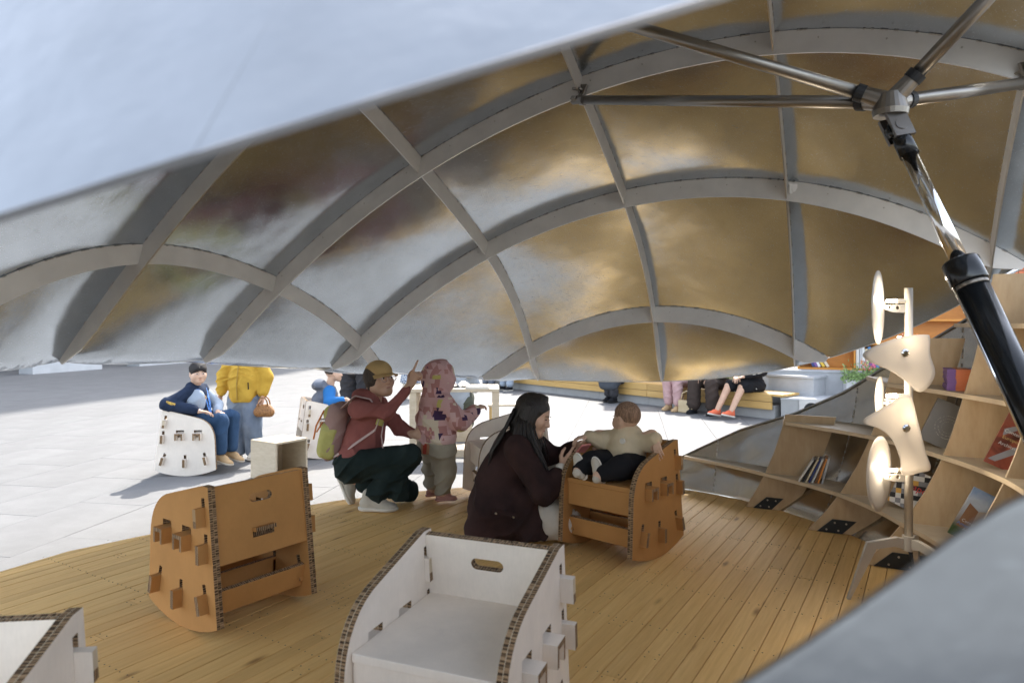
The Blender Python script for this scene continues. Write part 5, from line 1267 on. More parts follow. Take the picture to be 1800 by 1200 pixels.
ct = limb([V3(0, -.02, .20), V3(0, .02, .36), V3(0, .09, .51)], [.170, .150, .122]) + limb([V3(-.135, .15, .545), V3(0, .11, .565), V3(.145, .09, .545)], [.060, .066, .060]) + limb([V3(.145, .09, .54), V3(.21, .235, .318), V3(.165, .31, .385)], [.073, .070, .056]) + limb([V3(-.15, .14, .54), V3(-.18, .33, .415), V3(-.07, .43, .505)], [.082, .066, .048]) + [('e', V3(.02, .02, .17), V3(.205, .205, .185), None, .05), ('c', V3(.13, .13, .24), V3(.15, .18, .06), .075, .085), ('c', V3(.12, -.08, .2), V3(.13, -.12, .08), .08, .09), ('clip', V3(0, 0, .014), V3(0, .12, -1)), ('-e', V3(0, .175, .64), V3(.06, .07, .06), None, .015)]
co_ = sdf('coat', ct, .0075, C_['coat_brown'], p, .035, .0042, 11)
m = MB(); m.plate([(-.07, .0), (.07, -.025), (.07, -.055), (-.07, -.03)], [], .006, V3(.242, .02, .235), V3(0, 1, 0), V3(0, 0, 1), V3(1, 0, 0), 0, 0); m.build('pocket_flap', C_['coat_brown'], co_)
for q in (V3(.135, .215, .47), V3(.150, .225, .40), V3(.25, -.03, .21), V3(.25, .065, .19)):
    m = MB(); m.tube([q, q + V3(.010, .004, 0)], .0055, 10); m.build('button', M['bolt'], co_)
cu = limb([V3(.160, .315, .39), V3(.138, .34, .42)], [.046, .044]); sdf('shirt_cuff', cu, .005, C_['sole_white'], p, .01)
sdf('collar', [('c', V3(-.05, .10, .60), V3(.05, .10, .60), .045, .045), ('-e', V3(0, .16, .65), V3(.06, .06, .06), None, .01)], .006, C_['black'], p, .02)
tr = limb([V3(.08, .10, .18), V3(.10, .34, .135), V3(.09, .16, .08)], [.085, .105, .080]) + limb([V3(-.09, .06, .22), V3(-.11, .37, .32), V3(-.10, .27, .12)], [.10, .09, .07]) + [('clip', V3(0, 0, .012), V3(0, 0, -1))]
sdf('trousers', tr, .007, C_['white_trouser'], p, .03, .003, 12)
shoe((.085, .02, .10), (.1, .4, -.9), (0, 1, .45), .25, C_['black'], C_['sole_white'], p); sh2 = shoe((-.09, .30, .095), (.25, 1, 0), (0, 0, 1), .25, C_['black'], C_['sole_dark'], p)
m = MB()
for q in (-.02, .01, .04): m.box(V3(-.035, .345 + q, .07), (.004, .012, .05), rotx(-.5))
m.build('stripe', C_['sole_white'], sh2)
rs = random.Random(4)
hr = [('e', T(0, -.022, .036), V3(.086, .104, .092), B), ('-e', T(.012, .104, -.042), V3(.064, .06, .100), B, .010)]
for i in range(60):
    t = -1.0 + 2.0 * i / 59; ang = t * 2.45; x0, y0 = math.sin(ang) * .074, -.02 - math.cos(ang) * .086
    top = T(x0 * .25, y0 * .3 + .02, .122); a = T(x0 * 1.04, y0 * 1.02, .045 + rs.uniform(-.01, .01)); b = T(x0 * 1.12, y0 * 1.02 - .008, -.075); lng = .17 + .13 * rs.random() + (.05 if abs(t) < .6 else 0)
    if abs(ang) > 1.9: b = T(x0 * 1.3, y0 * .75, -.085)
    wv = rs.uniform(-.018, .018)
    c = b + V3(wv + .04 * math.sin(ang) * .6, rs.uniform(-.012, .016) + .03, -lng * .5); d = c + V3(-wv * 1.6, rs.uniform(-.015, .03), -lng * .5)
    r_ = rs.uniform(.0085, .0135)
    hr += [('c', top, a, r_ * .9, r_, .003), ('c', a, b, r_, r_, .003), ('c', b, c, r_ * 1.15, r_, .004), ('c', c, d, r_, .004, .004)]
ho_ = sdf('hair', hr, .0045, M['hair'], p, .006, .0012, 2)
m = MB()
for i in range(70):
    t = rs.uniform(-1, 1); ang = t * 2.45; x0, y0 = math.sin(ang) * .086, -.02 - math.cos(ang) * .098
    a = T(x0 * .8, y0 * .8, .07); b = T(x0 * 1.12, y0 * 1.05, -.06); c = b + V3(rs.uniform(-.03, .03), rs.uniform(.0, .05), -rs.uniform(.08, .16)); d = c + V3(rs.uniform(-.03, .03), rs.uniform(-.02, .04), -rs.uniform(.05, .10)); m.tube([a, b, c, d], [.0022, .0028, .0022, .0008], 4)
for i in range(46):
    u_ = rs.random(); sd_ = 1 if i % 3 else -1
    a = T(sd_ * .080, -.06 + .07 * u_, -.02); e1 = V3(sd_ * (.125 + .02 * rs.random()), .055 + .14 * u_, .60); e2 = V3(sd_ * (.150 + .02 * rs.random()), .07 + .16 * u_ + rs.uniform(-.015, .015), .52 + .01 * u_); e3 = V3(sd_ * (.150 + .025 * rs.random()), .10 + .16 * u_ + rs.uniform(-.02, .02), .45 + rs.uniform(-.03, .03)); e4 = e3 + V3(rs.uniform(-.01, .015), rs.uniform(-.015, .03), -rs.uniform(.02, .07))
    m.tube([a, (a + e1) / 2 + V3(0, 0, .005), e1, e2, e3, e4], [.007, .009, .009, .008, .006, .0015], 5)
for i in range(26):
    x_ = rs.uniform(-.10, .10); a = T(x_ * .8, -.10, .0); e1 = V3(x_ * 1.1, .0, .60); e2 = V3(x_ * 1.2, -.045, .53); e3 = V3(x_ * 1.2 + rs.uniform(-.02, .02), -.075, .46 + rs.uniform(-.03, .03)); m.tube([a, (a + e1) / 2, e1, e2, e3], [.008, .011, .010, .008, .002], 5)
tag(m.build('loose_strands', M['hair'], ho_, smooth=True), kind='stuff')
ph = empty('phone', tuple(V3(*CW) + rotz(FX) @ V3(.115, .445, .515)), 0, 'phone in a pink case held up by the crouching person', 'phone'); Mx = rotz(FX) @ basis((-.55, -.45, .70)); ph.rotation_euler = Matrix(Mx.tolist()).to_euler()
obox('case', (0, 0, 0), (.074, .010, .15), plain('pink_phone_case', (.62, .22, .20), .4), ph, bevel=.004); obox('screen', (0, .0056, 0), (.066, .001, .14), M['black_paint'], ph, bevel=0)

# --- baby sitting in the brown chair
bxo = V3(.611, 3.80, 0); F_ = unit(V3(-.66, -.75, 0)); Rr = V3(F_[1], -F_[0], 0)
p = person(tuple(bxo), 0, 'person, a crop-haired baby in a beige jacket sitting in a brown chair')
def bl_(r, f, z): return Rr * r + F_ * f + V3(0, 0, z)       # r towards the baby's right
hc = bl_(-.0, -.05, .705) + V3(0, 0, 0); fh = V3(-.62, .78, -.12); hp, T, B = head(hc, fh, (0, 0, 1), .83, True)
wR = bl_(.205, .04, .60); wL = bl_(-.205, -.01, .625)
body = hp + limb([hc + V3(0, 0, -.06), bl_(0, -.055, .61), bl_(0, -.05, .53), bl_(0, -.04, .45)], [.042, .055, .08, .08]) + limb([bl_(.09, -.05, .60), bl_(.16, -.01, .60), wR], [.04, .034, .021]) + limb([bl_(-.09, -.05, .60), bl_(-.16, -.05, .63), wL], [.04, .034, .021]) + hand(wR, Rr * .5 + F_ * .7 + V3(0, 0, -.1), V3(0, 0, -1), F_, .62, .8) + hand(wL, -Rr * .35 + F_ * .25 + V3(0, 0, -.85), Rr * -.2 - F_ * .2 + V3(0, 0, -.6), F_, .62, .35) + limb([bl_(.06, -.02, .455), bl_(.10, .15, .475), bl_(.10, .27, .455)], [.06, .045, .03]) + limb([bl_(-.06, -.02, .455), bl_(-.08, .14, .475), bl_(-.02, .26, .445)], [.06, .045, .03])
bo = sdf('body', body, .005, M['skin_b'], p, .014); face_bits(T, B, .83, bo, True)
jk = limb([bl_(0, -.045, .46), bl_(0, -.05, .54), bl_(0, -.055, .60)], [.112, .104, .085]) + limb([bl_(.075, -.05, .59), bl_(.145, -.01, .575), bl_(.188, .03, .60)], [.055, .047, .036]) + limb([bl_(-.075, -.05, .59), bl_(-.15, -.05, .595), bl_(-.198, -.02, .622)], [.055, .047, .036]) + [('c', bl_(-.035, -.06, .632), bl_(.035, -.06, .632), .044, .044), ('clip', bl_(0, 0, .412), V3(0, 0, -1))]
jo = sdf('jacket', jk, .006, C_['beige'], p, .025, .0045, 14)
q = bl_(-.045, .058, .605); m = MB(); m.tube([q, q + F_ * .012], [.016, .015], 16); m.build('badge', C_['sole_white'], jo)
tr = limb([bl_(.055, -.03, .46), bl_(.10, .15, .48), bl_(.10, .25, .462)], [.082, .062, .046]) + limb([bl_(-.055, -.03, .46), bl_(-.08, .14, .48), bl_(-.03, .235, .452)], [.082, .062, .046]) + [('clip', bl_(0, 0, .4035), V3(0, 0, -1))]
sdf('trousers', tr, .006, C_['black'], p, .02, .003, 15)
shoe(bl_(.10, .285, .455), bl_(.45, -.12, .75), F_, .155, C_['shoe_white'], C_['sole_white'], p, vox=.005); shoe(bl_(-.015, .27, .44), bl_(.35, .1, .85), F_, .15, C_['shoe_white'], C_['sole_white'], p, vox=.005)
sdf('hair', [('e', T(0, -.014, .036), V3(.0785, .0975, .089) * .83, B), ('-e', T(0, .09, -.035), V3(.09, .08, .115) * .83, B, .006), ('clip', T(0, 0, -.035), -B[:, 2])], .005, hairm('cropped_hair', (.24, .145, .09), .8), p, .01)

# --- boy in the navy jacket in the far white chair
BL = (-3.0, 6.47, GZ)
p = person(BL, FX, 'person, a black-haired boy in a navy and pale blue jacket sitting in a white chair')
hc = V3(.03, .04, .918); hp, T, B = head(hc, (.80, .60, -.03), (0, 0, 1), .90, True)
wR = V3(.19, .12, .585); wL = V3(.02, .22, .555)
body = hp + limb([hc + V3(0, -.02, -.06), V3(0, .0, .79), V3(0, -.01, .66), V3(0, -.03, .47)], [.045, .048, .09, .09]) + limb([V3(.10, -.01, .75), V3(.235, -.15, .655), wR], [.042, .036, .022]) + limb([V3(-.10, .02, .75), V3(-.16, .14, .60), wL], [.042, .036, .022]) + hand(wR, (-.3, .9, -.1), (0, .1, -1), (-1, 0, 0), .78, .6) + hand(wL, (.7, .5, -.1), (0, .1, -1), (0, 1, 0), .78, .6) + limb([V3(.075, -.02, .46), V3(.085, .27, .49), V3(.085, .27, .20)], [.07, .05, .034]) + limb([V3(-.075, -.02, .46), V3(-.07, .31, .50), V3(-.07, .31, .20)], [.07, .05, .034])
bo = sdf('body', body, .006, M['skin_b'], p, .015); face_bits(T, B, .90, bo, True)
jk = limb([V3(0, -.03, .46), V3(0, -.02, .60), V3(0, .0, .71)], [.135, .130, .112]) + [('c', V3(-.11, .02, .745), V3(.11, -.01, .745), .068, .068), ('c', V3(-.05, -.02, .795), V3(.05, -.02, .795), .05, .05), ('clip', V3(0, 0, .42), V3(0, 0, -1))]
jo = sdf('jacket', jk, .008, C_['navy'], p, .03, .0035, 21)
sdf('sleeve', limb([V3(.115, -.01, .745), V3(.24, -.15, .655), V3(.20, .08, .60)], [.058, .058, .042]), .008, C_['navy'], p, .02, .0035, 22); sdf('sleeve', limb([V3(-.115, .02, .745), V3(-.165, .14, .60), V3(-.02, .20, .56)], [.056, .050, .040]), .008, C_['pale_blue'], p, .02, .0035, 23)
sdf('side_panel', [('e', V3(.105, .055, .665), V3(.06, .085, .115), rotz(.4))], .008, C_['pale_blue'], jo, .01, .002, 3)
m = MB(); m.tube([V3(.255, -.19, .685), V3(.285, -.13, .675), V3(.27, -.06, .65)], .018, 8, flat=(.5, 1)); m.build('gold_lettering', plain('gold_embroidery', (.50, .32, .06), .7, 0, .6, 90), jo)
m = MB(); q = V3(.085, .118, .70); m.tube([q, q + V3(.008, .01, 0)], .022, 12); m.build('emblem', plain('cream_orange_emblem', (.62, .42, .25), .6, 0, .5, 60), jo)
sdf('trousers', [('c', V3(-.06, -.03, .46), V3(.06, -.03, .46), .10, .10)] + limb([V3(.075, -.02, .46), V3(.088, .275, .485), V3(.085, .275, .21)], [.09, .072, .055]) + limb([V3(-.075, -.02, .46), V3(-.072, .315, .495), V3(-.07, .315, .21)], [.09, .072, .055]) + [('clip', V3(0, 0, .405), V3(0, 0, -1)) if 0 else ('clip', V3(0, 0, .17), V3(0, 0, -1))], .008, C_['blue_jean'], p, .02, .003, 24)
for sg, yy in ((1, .275), (-1, .315)): shoe((sg * .078, yy, .17), (.15, 1, -.25), (0, 0, 1), .215, C_['shoe_tan'], C_['shoe_white'], p)
sdf('hair', [('e', T(0, -.012, .046), V3(.087, .106, .090) * .90, B), ('e', T(0, .045, .055), V3(.062, .05, .035) * .90, B, .02), ('-e', T(0, .10, -.05), V3(.082, .07, .088) * .90, B, .006), ('clip', T(0, 0, -.045), -B[:, 2])], .006, hairm('boy_black_hair', (.012, .009, .008), .7), p, .012, .002, 5)
m = MB(); m.tube([V3(.075, -.03, .80), V3(.085, .07, .775), V3(.065, .13, .68), V3(.05, .155, .56), V3(.045, .17, .50)], .013, 6, flat=(1, .2)); m.tube([V3(-.05, -.03, .80), V3(-.06, .07, .78), V3(.0, .135, .66), V3(.035, .16, .54)], .013, 6, flat=(1, .2)); m.build('lanyard', plain('blue_lanyard', (.05, .18, .50), .6, 0, .9, 90), jo)

# --- figure in the yellow jacket, standing (head hidden behind the lid)
YW = (-2.745, 7.02, GZ)
p = person(YW, math.pi - .06, 'person in a yellow jacket and blue jeans standing beside the seated boy')
hc = V3(0, .02, 1.21); hp, T, B = head(hc, (0, 1, 0), (0, 0, 1), .92)
wR = V3(.235, .05, .665); wL = V3(-.215, .06, .66)
body = hp + limb([hc + V3(0, -.02, -.06), V3(0, 0, 1.07), V3(0, 0, .90), V3(0, 0, .66)], [.045, .048, .10, .10]) + limb([V3(.14, 0, 1.02), V3(.22, -.01, .84), wR], [.045, .038, .022]) + limb([V3(-.14, 0, 1.02), V3(-.21, 0, .84), wL], [.045, .038, .022]) + hand(wR, (0, .15, -1), (-.9, .2, 0), (0, 1, 0), .8, .5) + hand(wL, (0, .1, -1), (.9, .2, 0), (0, 1, 0), .8, 1.1) + limb([V3(.08, 0, .62), V3(.085, .02, .35), V3(.085, -.01, .07)], [.075, .055, .035]) + limb([V3(-.08, 0, .62), V3(-.085, .02, .35), V3(-.085, -.01, .07)], [.075, .055, .035])
bo = sdf('body', body, .007, M['skin'], p, .016); face_bits(T, B, .92, bo)
jk = limb([V3(0, 0, .66), V3(0, 0, .80), V3(0, 0, .98)], [.158, .160, .132]) + [('c', V3(-.12, 0, 1.02), V3(.12, 0, 1.02), .066, .066)] + limb([V3(.14, 0, 1.02), V3(.232, -.01, .84), V3(.234, .04, .70)], [.070, .066, .052]) + limb([V3(-.14, 0, 1.02), V3(-.222, 0, .84), V3(-.216, .05, .69)], [.070, .066, .052]) + [('c', V3(-.06, -.02, 1.07), V3(.06, -.02, 1.07), .06, .06), ('clip', V3(0, 0, .595), V3(.03, 0, -1))]
jo = sdf('jacket', jk, .008, C_['yellow'], p, .03, .0048, 31)
m = MB(); m.tube([V3(.01, .160, .62), V3(.008, .168, .80), V3(.0, .147, .97)], .006, 6); m.build('zip_placket', plain('yellow_zip', (.40, .24, .03), .6), jo)
for sg in (-1, 1):
    m = MB(); m.plate([(-.075, 0), (.075, sg * .045), (.075, sg * .045 - .012), (-.075, -.012)], [], .006, V3(sg * -.085, .160, .87), V3(1, 0, 0), V3(0, 0, 1), V3(0, 1, 0), 0, 0); m.build('pocket_flap', C_['yellow'], jo)
m = MB(); m.tube([V3(-.105, .160, .80), V3(-.108, .160, .73)], .006, 6); m.build('zip_pull', C_['black'], jo)
sdf('jeans', [('c', V3(-.05, -.01, .62), V3(.05, -.01, .62), .125, .125)] + limb([V3(.075, 0, .60), V3(.088, .01, .35), V3(.09, -.01, .07)], [.105, .092, .082]) + limb([V3(-.075, 0, .60), V3(-.085, .01, .35), V3(-.085, -.01, .07)], [.105, .092, .082]) + [('clip', V3(0, 0, .045), V3(0, 0, -1))], .008, C_['jean'], p, .02, .0035, 32)
for sg in (-1, 1): shoe((sg * .087, .0, .09), (sg * .2, 1, 0), (0, 0, 1), .23, C_['cream'], C_['sole_white'], p)
hb = empty('handbag', tuple(V3(*YW) + rotz(math.pi - .06) @ V3(-.235, .08, .44)), math.pi - .06, 'small brown rattan handbag hanging from the hand of the person in yellow', 'handbag')
rat = plain('brown_rattan', (.34, .16, .055), .6, 0, .5, 90, .5, 120)
sdf('bag_body', [('c', V3(-.055, 0, .055), V3(.055, 0, .055), .052, .052), ('c', V3(-.04, 0, .095), V3(.04, 0, .095), .04, .04)], .006, rat, hb, .02)
for yy in (-.03, .03):
    m = MB(); m.tube([V3(.05 * math.cos(t), yy, .12 + .085 * math.sin(t)) for t in np.linspace(0, math.pi, 12)], .007, 7); m.build('handle', rat, hb, smooth=True)

# --- small boy in profile in the second far chair
SB_ = (-2.0, 7.25, GZ); rz_ = math.atan2(.40, .92) - math.pi / 2
p = person(SB_, rz_, 'person, a small boy with grey hood and blue sleeves in a white chair')
hc = V3(.02, .10, .86); hp, T, B = head(hc, (-.1, 1, -.05), (0, 0, 1), .86, True)
wR = V3(.225, .20, .60); wL = V3(-.2, .18, .58)
body = hp + limb([hc + V3(0, -.02, -.05), V3(0, .06, .72), V3(0, .02, .60), V3(0, -.02, .45)], [.040, .045, .085, .085]) + limb([V3(.09, .04, .68), V3(.17, .03, .575), wR], [.04, .034, .021]) + limb([V3(-.09, .04, .68), V3(-.17, .05, .56), wL], [.04, .034, .021]) + hand(wR, (.2, .8, -.5), (-.3, .2, -.9), (-1, 0, 0), .66, .7) + limb([V3(.07, -.02, .46), V3(.075, .22, .48), V3(.075, .22, .2)], [.065, .05, .035]) + limb([V3(-.07, -.02, .46), V3(-.075, .22, .48), V3(-.075, .22, .2)], [.065, .05, .035])
bo = sdf('body', body, .006, M['skin_b'], p, .014); face_bits(T, B, .86, bo, True)
vo_ = sdf('vest', limb([V3(0, -.03, .46), V3(0, .0, .56), V3(0, .04, .65)], [.125, .12, .105]) + [('c', V3(-.08, .03, .68), V3(.08, .03, .68), .055, .055), ('e', V3(0, -.05, .745), V3(.10, .075, .055), rotx(.25)), ('clip', V3(0, 0, .41), V3(0, 0, -1))], .008, C_['hood_grey'], p, .03, .003, 41)
sdf('sleeve', limb([V3(.10, .04, .675), V3(.18, .03, .57), V3(.215, .15, .59)], [.064, .058, .042]), .008, C_['bright_blue'], p, .02, .0035, 42); sdf('sleeve', limb([V3(-.10, .04, .675), V3(-.18, .05, .56), V3(-.195, .14, .575)], [.064, .058, .042]), .008, C_['bright_blue'], p, .02, .0035, 43)
sdf('trousers', [('c', V3(-.05, -.02, .46), V3(.05, -.02, .46), .095, .095)] + limb([V3(.07, -.02, .46), V3(.075, .22, .48), V3(.075, .22, .2)], [.085, .07, .05]) + limb([V3(-.07, -.02, .46), V3(-.075, .22, .48), V3(-.075, .22, .2)], [.085, .07, .05]), .009, C_['charcoal'], p, .02)
sdf('hair', [('e', T(0, -.016, .038), V3(.081, .100, .090) * .86, B), ('-e', T(0, .098, -.035), V3(.09, .075, .10) * .86, B, .006), ('clip', T(0, 0, -.03), -B[:, 2] + .5 * B[:, 1])], .006, M['hair_short'], p, .01, .002, 6)

# --- adult in dark trousers and coat behind the small boy
p = person((-1.80, 8.05, GZ), R(150), 'person in baggy dark grey trousers standing behind the small boy')
def stander(p, hs, top, bottom, shoes, skirt=None, vox=.010, mats=('coat', 'trousers'), legsp=.10):
    hc = V3(0, .03, 1.50 * hs); hp, T, B = head(hc, (0, 1, 0), (0, 0, 1), .98 if hs > .9 else .85)
    J = lambda x, y, z: V3(x, y, z) * hs
    body = hp + limb([hc + V3(0, -.02, -.06), J(0, 0, 1.34), J(0, 0, 1.15), J(0, 0, .86)], [.05, .055, .10, .11]) + limb([J(.16, 0, 1.28), J(.22, 0, 1.02), J(.23, .06, .78)], [.05, .04, .026]) + limb([J(-.16, 0, 1.28), J(-.22, 0, 1.02), J(-.23, .06, .78)], [.05, .04, .026]) + hand(J(.23, .06, .78), (0, .1, -1), (-1, 0, 0), (0, 1, 0), .9) + hand(J(-.23, .06, .78), (0, .1, -1), (1, 0, 0), (0, 1, 0), .9) + limb([J(legsp, 0, .80), J(legsp + .01, .02, .45), J(legsp + .02, -.02, .08)], [.085, .06, .04]) + limb([J(-legsp, 0, .80), J(-legsp - .01, .02, .45), J(-legsp - .02, -.02, .08)], [.085, .06, .04])
    bo = sdf('body', body, vox * .8, M['skin'], p, .016); face_bits(T, B, .98 if hs > .9 else .85, bo)
    sdf('hair', [('e', T(0, -.02, .04), V3(.085, .102, .092), B), ('c', T(0, -.06, -.02), T(0, -.08, -.12), .07, .05), ('-e', T(0, .10, -.04), V3(.075, .075, .10), B, .006)], vox, M['hair'], p, .012)
    sdf(mats[0], limb([J(0, 0, .82), J(0, 0, 1.02), J(0, 0, 1.22)], [.165, .16, .15]) + [('c', J(-.13, 0, 1.28), J(.13, 0, 1.28), .085, .085)] + limb([J(.16, 0, 1.28), J(.235, 0, 1.02), J(.235, .05, .82)], [.08, .07, .055]) + limb([J(-.16, 0, 1.28), J(-.235, 0, 1.02), J(-.235, .05, .82)], [.08, .07, .055]) + (skirt or []) + [('clip', J(0, 0, .72 if not skirt else .36), V3(0, 0, -1))], vox, top, p, .03, .004, 51)
    sdf(mats[1], [('c', J(-.06, 0, .82), J(.06, 0, .82), .13, .13)] + limb([J(legsp, 0, .80), J(legsp + .012, .02, .45), J(legsp + .02, -.02, .09)], [.13, .115, .105] if bottom is C_['charcoal'] else [.10, .075, .06]) + limb([J(-legsp, 0, .80), J(-legsp - .012, .02, .45), J(-legsp - .02, -.02, .09)], [.13, .115, .105] if bottom is C_['charcoal'] else [.10, .075, .06]) + [('clip', J(0, 0, .05), V3(0, 0, -1))], vox, bottom, p, .02, .004, 52)
    for sg in (-1, 1): shoe((sg * (legsp + .02) * hs, -.01, .09), (sg * .2, 1, 0), (0, 0, 1), .25 * max(hs, .8), shoes, C_['sole_white'], p, vox=.008)
stander(p, 1.08, C_['charcoal'], C_['charcoal'], C_['black'], legsp=.11)
def patterned():
    t = NT('blue_white_print_cloth'); v = t.coord(); vo = t.n('ShaderNodeTexVoronoi'); vo.inputs['Scale'].default_value = 38; t.l(v, vo.inputs['Vector']); c = t.ramp(vo.outputs['Distance'], [(.3, (.02, .04, .12)), (.45, (.10, .16, .28)), (.55, (.60, .62, .62))]); return t.bsdf(c, .9)
M['print'] = patterned()
p = person((-1.86, 12.6, GZ), R(205), 'person in a blue and white printed dress standing far off on the plaza')
stander(p, .80, M['print'], C_['cream'], C_['cream'], skirt=[('c', V3(0, 0, .62), V3(0, 0, .34), .16, .20)], vox=.011, mats=('dress', 'leggings'))

# --- figure on the cube stool, back to the viewer, and the row of people on the long bench
def sitter(loc, rz, label, top, bottom, shoes, skinleg=False, hipz=.46, kn=((.10, .30, .47), (-.10, .30, .47)), an=((.11, .30, .09), (-.11, .30, .09)), hands=((.12, .22, .56), (-.12, .22, .56)), lean=0, group=None, vox=.010, shoe_t=(0, 1, 0), back=-.14, hem=.0, sole=None, hipw=.09, sc=1.0, legr=(.095, .085, .078)):
    p = person(loc, rz, label, group); S_ = lambda z: hipz + (z - .46) * sc
    hc = V3(0, back + lean + .04, S_(1.10)); hp, T, B = head(hc, (0, 1, -.25), (0, 0, 1), .96); sh = V3(0, back + lean, S_(.90))
    eb = [(V3(sg * .22, back + lean * .6 + .06, S_(.68))) for sg in (1, -1)]
    body = hp + limb([hc + V3(0, -.03, -.06), sh + V3(0, 0, .04), V3(0, back + lean * .5, S_(.70)), V3(0, back, hipz)], [.05, .055, .10, .10])
    for i, sg in enumerate((1, -1)): body += limb([sh + V3(sg * .15, 0, 0), eb[i], V3(*hands[i])], [.048, .040, .025]) + hand(V3(*hands[i]), (-sg * .45, .85, -.25), (0, .2, -1), (-sg, 0, .2), .92, .6)
    for i, sg in enumerate((1, -1)): body += limb([V3(sg * hipw, back, hipz), V3(*kn[i]), V3(*an[i])], [.075, .055, .036] if not skinleg else [.078, .056, .038])
    bo = sdf('body', body, vox * .75, M['skin'], p, .016); face_bits(T, B, .96, bo)
    sdf('hair', [('e', T(0, -.02, .04), V3(.085, .102, .092), B), ('-e', T(0, .10, -.04), V3(.075, .075, .10), B, .006), ('clip', T(0, 0, -.05), -B[:, 2])], vox, M['hair'], p, .012)
    tp = limb([V3(0, back, hipz + .02), V3(0, back + lean * .5, S_(.68)), sh + V3(0, 0, -.06)], [.15, .15, .135]) + [('c', sh + V3(-.14, 0, -.01), sh + V3(.14, 0, -.01), .075, .075)]
    for i, sg in enumerate((1, -1)): tp += limb([sh + V3(sg * .15, 0, -.01), eb[i], V3(*hands[i]) * .85 + eb[i] * .15], [.075, .065, .048])
    to = sdf('jacket', tp + [('clip', V3(0, 0, hipz - .10 + hem), V3(0, 0, -1))], vox, top, p, .03, .004, 61)
    bt = [('c', V3(-.06, back, hipz), V3(.06, back, hipz), .12, .12)]
    for i, sg in enumerate((1, -1)):
        a_, k_, n_ = V3(sg * hipw, back, hipz), V3(*kn[i]), V3(*an[i])
        bt += limb([a_, k_ - (k_ - a_) * .12], [.115, .095]) if skinleg else limb([a_, k_, k_ + (n_ - k_) * .85], list(legr))
    bt.append(('clip', V3(0, 0, hipz - .085), V3(0, 0, -1))) if skinleg else None
    bo2 = sdf('shorts' if skinleg else 'trousers', bt, vox, bottom, p, .02, .0035, 62)
    for i, sg in enumerate((1, -1)): shoe(V3(*an[i]), shoe_t, (0, 0, 1), .25, shoes, sole or C_['sole_dark'], p, vox=.008)
    return p, to, bo2
sitter((-.66, 8.22, GZ), 0, 'person in a grey top and olive trousers sitting on a cube stool', C_['grey_tee'], C_['olive'], C_['black'], hipz=.44, back=-.06, hem=.02, sc=.86, hands=((.12, .3, .58), (-.12, .3, .58)))
FZ = math.atan2(-bn[1], -bn[0]) - math.pi / 2; GRP = None
def onbench(a): q = B0 + bd * a; return (q[0], q[1], GZ)
sitter(onbench(-5.75), FZ, 'person in pale jeans and black shoes at the far left end of the long bench', C_['cream'], C_['pale_blue'], C_['black'], sole=C_['sole_white'])
sitter(onbench(-6.35), FZ, 'person in grey trousers and tan shoes at the farthest end of the long bench', C_['grey_tee'], C_['hood_grey'], C_['shoe_tan'])
pb, tb_, bb_ = sitter(onbench(-2.98), FZ, 'person in a dark coat, dark skirt and black boots alone on the bench', C_['charcoal'], C_['charcoal'], C_['black'], kn=((.07, .22, .46), (-.09, .22, .46)), an=((.05, .16, .10), (-.10, .20, .10)))
sdf('skirt', [('c', V3(-.10, .0, .44), V3(.10, .0, .44), .13, .13), ('c', V3(-.12, .20, .40), V3(.12, .20, .40), .12, .12), ('c', V3(-.12, .24, .30), V3(.12, .24, .30), .08, .08)], .010, cloth('cloth_slate_skirt', (.07, .08, .095)), pb, .04, .003, 7)
sitter(onbench(-1.58), FZ, 'person in pink trousers and tan shoes on the bench', C_['cream'], C_['pink_trouser'], C_['shoe_tan'], sole=C_['shoe_tan'], kn=((.07, .30, .475), (-.12, .30, .475)), an=((.07, .27, .09), (-.13, .29, .09)))
sitter(onbench(-1.0), FZ, 'person in dark flared trousers and green sleeves seated on the bench', C_['green_sleeve'], C_['brown_trouser'], C_['black'], kn=((.14, .30, .475), (-.16, .30, .475)), an=((.16, .30, .09), (-.17, .26, .09)), hands=((.13, .24, .56), (-.14, .24, .56)), legr=(.10, .095, .11))
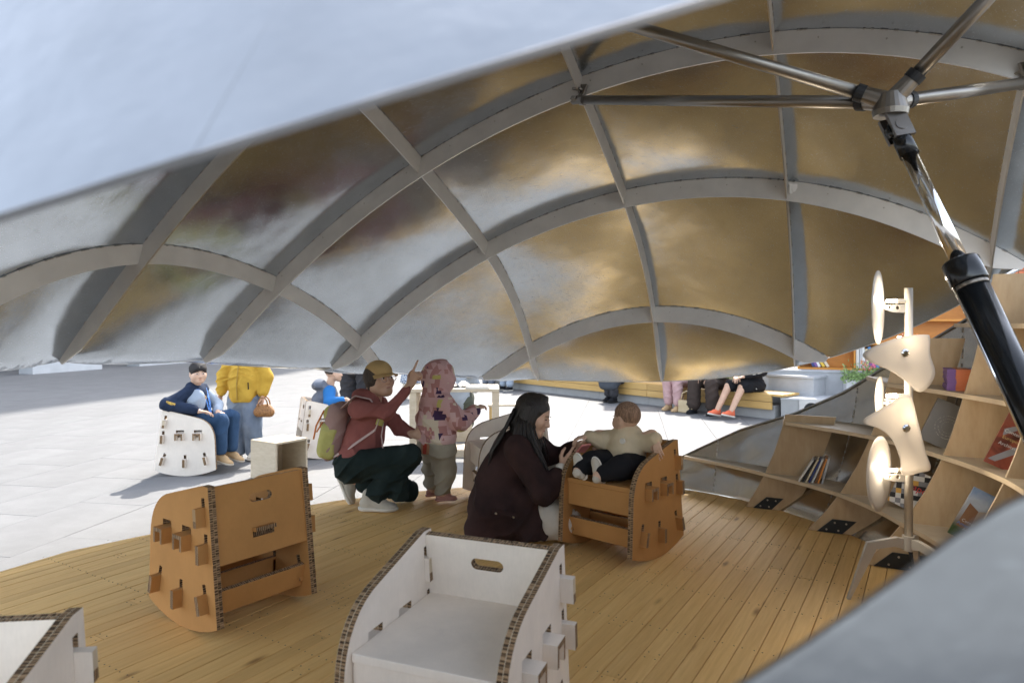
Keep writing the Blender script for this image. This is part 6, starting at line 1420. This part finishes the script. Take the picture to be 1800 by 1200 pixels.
pr_, jt, shs = sitter(onbench(-.42), FZ, 'person in black striped top, black shorts and red shoes at the near bench end', C_['black'], C_['black'], C_['shoe_red'], skinleg=True, kn=((.16, .24, .46), (-.04, .20, .46)), an=((.20, .47, .12), (.0, .42, .12)), hands=((.06, .20, .60), (-.06, .20, .61)), lean=.06, shoe_t=(.25, 1, .22), sole=C_['sole_white'])
m = MB()
for sg in (1, -1):
    sh = V3(sg * .15, -.08, .89); eb = V3(sg * .22, -.044, .68); hn = V3(sg * .08, .17, .61)
    for k in range(3):
        o_ = V3(sg * .070, .012 * (k - 1), .0); m.tube([sh + o_ + V3(0, 0, .0), eb + o_ * .98, eb + (hn - eb) * .75 + V3(sg * .052, .012 * (k - 1), .012)], .0045, 5)
m.build('sleeve_stripes', C_['sole_white'], jt)
m = MB()
for k in range(3): m.tube([V3(-.115 - .004 * k, -.02 + .024 * k, .47 + .07), V3(-.16 - .003 * k, -.02 + .024 * k, .42)], .005, 5)
m.build('shorts_stripes', C_['sole_white'], shs)
for zz in (.80, .73):
    text('chest_lettering', 'ACK', .085, Matrix.Translation((.0, .118 if zz < .78 else .107, zz)) @ Matrix.Rotation(math.pi, 4, 'Z') @ Matrix.Rotation(R(90), 4, 'X'), white_ink, jt, .002)
def in_local(a, v): return tuple(V3(*onbench(a)) + rotz(FZ) @ np.asarray(v, float))
m_ = empty('phone', in_local(-.42, (.0, .30, .635)), FZ, 'white phone held by the person in black shorts', 'phone'); MB().box((0, 0, 0), (.14, .075, .009), rotx(.5)).build('case', C_['sole_white'], m_)
m_ = empty('booklet', in_local(-1.0, (.0, .28, .585)), FZ, 'white booklet on the lap of the person with green sleeves', 'booklet'); MB().box((0, 0, 0), (.20, .15, .01), rotx(.45)).build('cover', paper, m_)
hb = empty('handbag', in_local(-1.26, (.0, .33, .0)), FZ, 'cream leather handbag standing on the paving by the pink trousers', 'handbag')
lea = plain('cream_leather', (.58, .46, .28), .5, 0, .08, 10, .1)
MB().box((0, 0, .10), (.26, .10, .19)).build('bag_body', lea, hb, bevel=.012); MB().box((0, .053, .15), (.24, .012, .09)).build('flap', lea, hb, bevel=.004)
m = MB(); m.tube([V3(-.11, 0, .19), V3(-.08, 0, .30), V3(.0, 0, .34), V3(.08, 0, .30), V3(.11, 0, .19)], .010, 8); m.build('handle', lea, hb, smooth=True)
